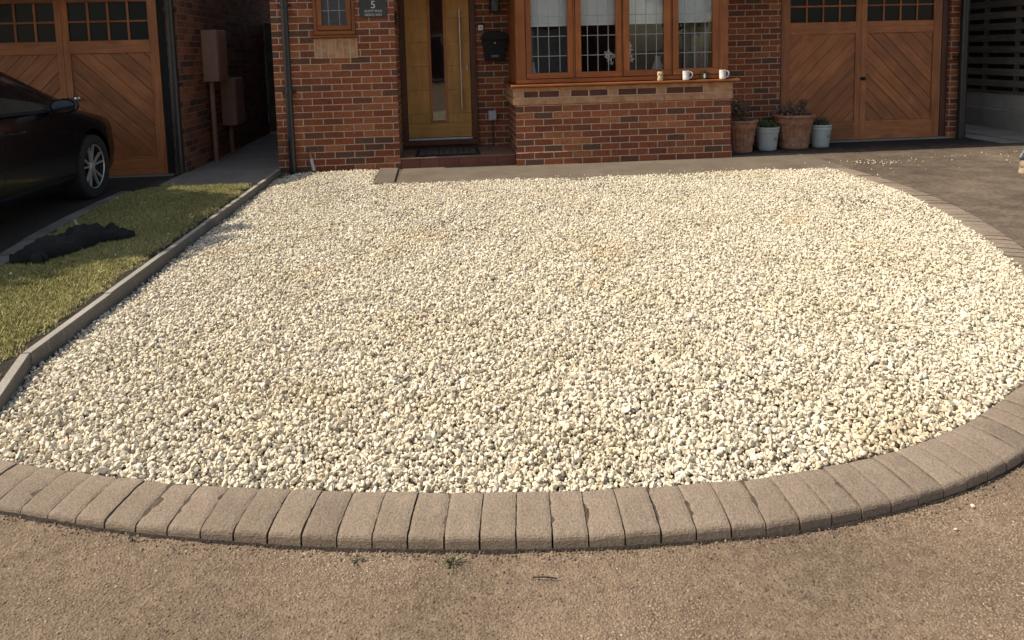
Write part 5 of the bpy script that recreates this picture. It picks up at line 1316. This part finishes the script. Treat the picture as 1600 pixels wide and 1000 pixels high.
def person():
    bx, by = 6.06, 6.68
    t = thing('person', (bx, by, 0), 'person in dark camouflage trousers and tan boots stepping out at the right edge', 'person')
    fx, fy = 5.735, 6.70      # trailing foot (toe at the left edge of the frame)
    # body (skin): head, neck, arms and hands in one surface
    hx = bx+.06
    ch = [[(bx, by, 1.05, .10), (bx+.02, by, 1.25, .11), (bx+.05, by, 1.42, .09), (hx, by, 1.50, .052), (hx+.02, by, 1.58, .062), (hx+.03, by, 1.66, .082), (hx+.02, by, 1.72, .068)],
          [2, (bx+.04, by-.17, 1.42, .052), (bx+.10, by-.24, 1.17, .042), (bx+.22, by-.25, .95, .032), (bx+.26, by-.25, .88, .030), (bx+.28, by-.25, .83, .026)],
          [2, (bx+.04, by+.17, 1.42, .052), (bx-.02, by+.24, 1.17, .042), (bx+.04, by+.26, .93, .032), (bx+.06, by+.26, .86, .030), (bx+.075, by+.26, .81, .026)]]
    body = skinned('person_body', 'skin', ch, t)
    for (x, y, z, s) in ((bx+.285, by-.25, .82, -1), (bx+.08, by+.26, .80, 1)):
        for k, (dy, ln) in enumerate(((-.030, .068), (-.010, .078), (.010, .074), (.029, .058))):
            skinned('finger', 'skin', [[(x, y+dy*.7, z+.02, .0095), (x+.005, y+dy, z-.02, .009), (x+.016, y+dy, z-.02-ln*.5, .008), (x+.006, y+dy, z-.02-ln, .0068)]], body, 1)
        skinned('thumb', 'skin', [[(x+.01, y-s*.0, z+.035, .012), (x+.040, y, z+.010, .0105), (x+.052, y, z-.025, .0085)]], body, 1)
    mb = MB(); mb.lathe([(0, .115), (.05, .105), (.082, .07), (.096, .02), (.094, -.03), (.088, -.05)], (hx+.018, by, 1.66), 24); mb.v = [(x-(.018 if z < 1.69 else 0), y, z) for x, y, z in mb.v]; h = part('hair', mb, 'hair', t, smooth=True)
    mb = MB(); mb.tube([(hx+.105, by, 1.665), (hx+.128, by, 1.64), (hx+.112, by, 1.628)], [.008, .014, .010], 8); part('nose', mb, 'skin', t, smooth=True)
    for s in (-1, 1):
        mb = MB(); mb.lathe([(0, -.010), (.008, -.006), (.010, 0), (.008, .006), (0, .010)], (hx+.098, by+s*.03, 1.672), 12); part('eye', mb, 'ceramic', t, smooth=True)
        mb = MB(); mb.lathe([(0, -.02), (.014, -.016), (.018, 0), (.014, .018), (0, .024)], (hx+.012, by+s*.086, 1.655), 12); part('ear', mb, 'skin', t, smooth=True)
    mb = MB(); mb.tube([(hx+.098, by-.022, 1.606), (hx+.106, by, 1.604), (hx+.098, by+.022, 1.606)], .005, 6); part('mouth', mb, simple('lip', (.30, .12, .09), None, .5), t, smooth=True)
    skinned('jacket', 'shirt', [[(bx-.02, by, .93, (.17, .125)), (bx, by, 1.08, (.165, .12)), (bx+.02, by, 1.26, (.185, .13)), (bx+.045, by, 1.40, (.17, .11)), (bx+.06, by, 1.475, (.085, .075))],
                                [3, (bx+.04, by-.19, 1.405, .072), (bx+.095, by-.245, 1.18, .060), (bx+.205, by-.255, .975, .048)],
                                [3, (bx+.04, by+.19, 1.405, .072), (bx-.02, by+.25, 1.18, .060), (bx+.035, by+.265, .955, .048)]], t)
    skinned('trousers', 'camo', [[(bx-.02, by, .97, (.165, .12)), (bx-.01, by, .88, (.16, .125))],
                                 [1, (bx-.03, by+.09, .80, .098), (bx-.02, by+.05, .47, .070), (fx+.17, fy+.01, .31, .090), (fx+.035, fy, .20, .100), (fx-.005, fy, .075, .098)],
                                 [1, (bx+.05, by-.09, .80, .098), (bx+.22, by-.10, .48, .072), (bx+.27, by-.10, .26, .064), (bx+.26, by-.10, .10, .060)]], t)
    def boot(x, y, lift, rot, pitch_):
        Mx = Matrix.Translation((x, y, 0)) @ Matrix.Rotation(rot, 4, 'Z') @ Matrix.Rotation(pitch_, 4, 'Y')
        P = lambda a, b, c: tuple(Mx @ Vector((a, b, c)))
        skinned('boot', 'boot', [[(*P(-.060, 0, .052), .066), (*P(-.030, 0, .044), .088), (*P(.05, 0, .042), .082), (*P(.13, 0, .036), .070), (*P(.20, 0, .030), .050)]], t)
        skinned('boot_shaft', 'boot', [[(*P(-.012, 0, .030), .076), (*P(-.006, 0, .11), .068), (*P(-.002, 0, .19), .070)]], t)
        mb = MB(); pl = [(-.066, -.028), (-.048, -.036), (.08, -.044), (.17, -.046), (.215, -.028), (.232, 0), (.215, .028), (.17, .046), (.08, .044), (-.048, .036), (-.066, .028)]
        b0 = [P(a, b, .0) for a, b in pl]; b1 = [P(a, b, .034) for a, b in pl]; n = len(pl)
        mb.face(b0); mb.face(b1)
        for k in range(n): mb.face([b0[k], b0[(k+1) % n], b1[(k+1) % n], b1[k]])
        s_ = mb.build('sole', 'sole', bevel=.003); s_.parent = o
    boot(fx, fy, 0, R(-15), R(6)); boot(bx+.26, by-.10, 0, R(0), 0)
person()

# ================================================================== WHAT STANDS AROUND: added shadow-casting tree at the left, houses opposite
def tree(name, x, y, h, r, label, n=5200, leafsize=.16, z0=None, seed=1, squash=1.0, cy=1.0):
    rg = random.Random(seed); t = thing(name, (x, y, 0), label, 'tree', 'trees round the drive')
    tr = MB(); tr.tube([(x, y, -.05), (x+.05, y+.03, h*.3), (x-.05, y, h*.6), (x, y, h*.85)], [.19, .15, .09, .03], 12)
    for k in range(9):
        a = k*2.4; zz = h*(.3+.05*k); tr.tube([(x, y, zz), (x+math.cos(a)*r*.5, y+math.sin(a)*r*.5, zz+.5), (x+math.cos(a)*r*.8, y+math.sin(a)*r*.8, zz+.9)], [.07, .04, .015], 6)
    part('trunk', tr, 'bark', t, smooth=True)
    cl = [(Vector((rg.gauss(0, 1), rg.gauss(0, 1), rg.gauss(0, 1))).normalized()*rg.random()**.35) for _ in range(60)]
    zc = (z0+h)/2; hz = (h-z0)/2; mb = MB()
    for i in range(n):
        c = cl[i % 60]; p = Vector((x+c.x*(r-.35), y+c.y*(r-.35)*cy, zc+c.z*(hz-.35)))+Vector((rg.gauss(0, .26), rg.gauss(0, .26), rg.gauss(0, .22)))
        a = Vector((rg.gauss(0, 1), rg.gauss(0, 1), rg.gauss(0, 1))).normalized(); b = a.orthogonal().normalized(); s = leafsize*rg.uniform(.6, 1.3)
        mb.face([p, p+a*s*.5+b*s*.36, p+a*s, p+a*s*.5-b*s*.36], r=rg.random())
    part('crown', mb, 'leaf', t)
tree('lawn_shade_tree', -7.72, 5.75, 6.4, 1.9, 'unseen leafy tree added left of the parked car to shade the lawn', 16000, .23, 1.7, 4)  # unseen tree, added and shaped for its shadow on the lawn
tree('garden_tree', -9, -12, 7, 2.6, 'leafy garden tree across the road behind the viewer', 3500, .3, 1.5, 9)
tree('garden_tree', 9.5, -11, 8, 2.8, 'taller leafy tree across the road at the right', 3500, .3, 1.6, 12)
op = thing('opposite_house', (1, -15, 0), 'brick house with a tiled roof across the road', 'house')
mb = MB(); wall_boxes(mb, -7, 8, -16, -15.7, -.06, 5, [(-5.5, -3, 1, 2.3), (-1, .2, .1, 2.2), (2, 6, .1, 2.2), (-5.5, -3.4, 3.3, 4.4), (3, 5, 3.3, 4.4)]); mb.box(-7, 8, -23, -22.7, 0, 5); mb.box(-7, -6.7, -22.7, -16, 0, 5); mb.box(7.7, 8, -22.7, -16, 0, 5); part('wall', mb, 'brick_n', op)
mb = MB(); mb.prism([(-15.3, 4.9), (-19.4, 7.8), (-23.4, 4.9), (-23.4, 5.05), (-19.4, 8.0), (-15.3, 5.05)], -7.3, 8.3, 'x'); part('roof', mb, 'roof', op)
for a, b, c, d_, nm, mt in ((-5.5, -3, 1, 2.3, 'window', 'pane'), (-5.5, -3.4, 3.3, 4.4, 'window', 'pane'), (3, 5, 3.3, 4.4, 'window', 'pane'), (-1, .2, .1, 2.2, 'door', 'wood_dark'), (2, 6, .1, 2.2, 'garage_door', 'whitepl')):
    mb = MB(); mb.box(a+.06, b-.06, -15.85, -15.8, c+.06, d_-.06); f_ = part(nm, mb, mt, op)
    mb = MB(); mb.box(a, b, -15.84, -15.72, c, c+.06); mb.box(a, b, -15.84, -15.72, d_-.06, d_); mb.box(a, a+.06, -15.839, -15.721, c+.06, d_-.06); mb.box(b-.06, b, -15.839, -15.721, c+.06, d_-.06); o = mb.build('frame', 'whitepl'); o.parent = f_
def hedge(x0, x1, y, h, label, seed):
    rg = random.Random(seed); mb = MB()
    for _ in range(3600):
        p = Vector((rg.uniform(x0, x1), y+rg.gauss(0, .28), rg.uniform(.02, h)*(1 if rg.random() < .7 else 1.03))); a = Vector((rg.gauss(0, 1), rg.gauss(0, 1), rg.gauss(0, 1))).normalized(); b = a.orthogonal().normalized(); s = .16
        mb.face([p, p+a*s*.5+b*s*.36, p+a*s, p+a*s*.5-b*s*.36], r=rg.random())
    tag(mb.build('hedge', 'leaf'), label, 'hedge')
hedge(-12, -1.8, -9.2, 1.7, 'clipped hedge along the far side of the road', 3)
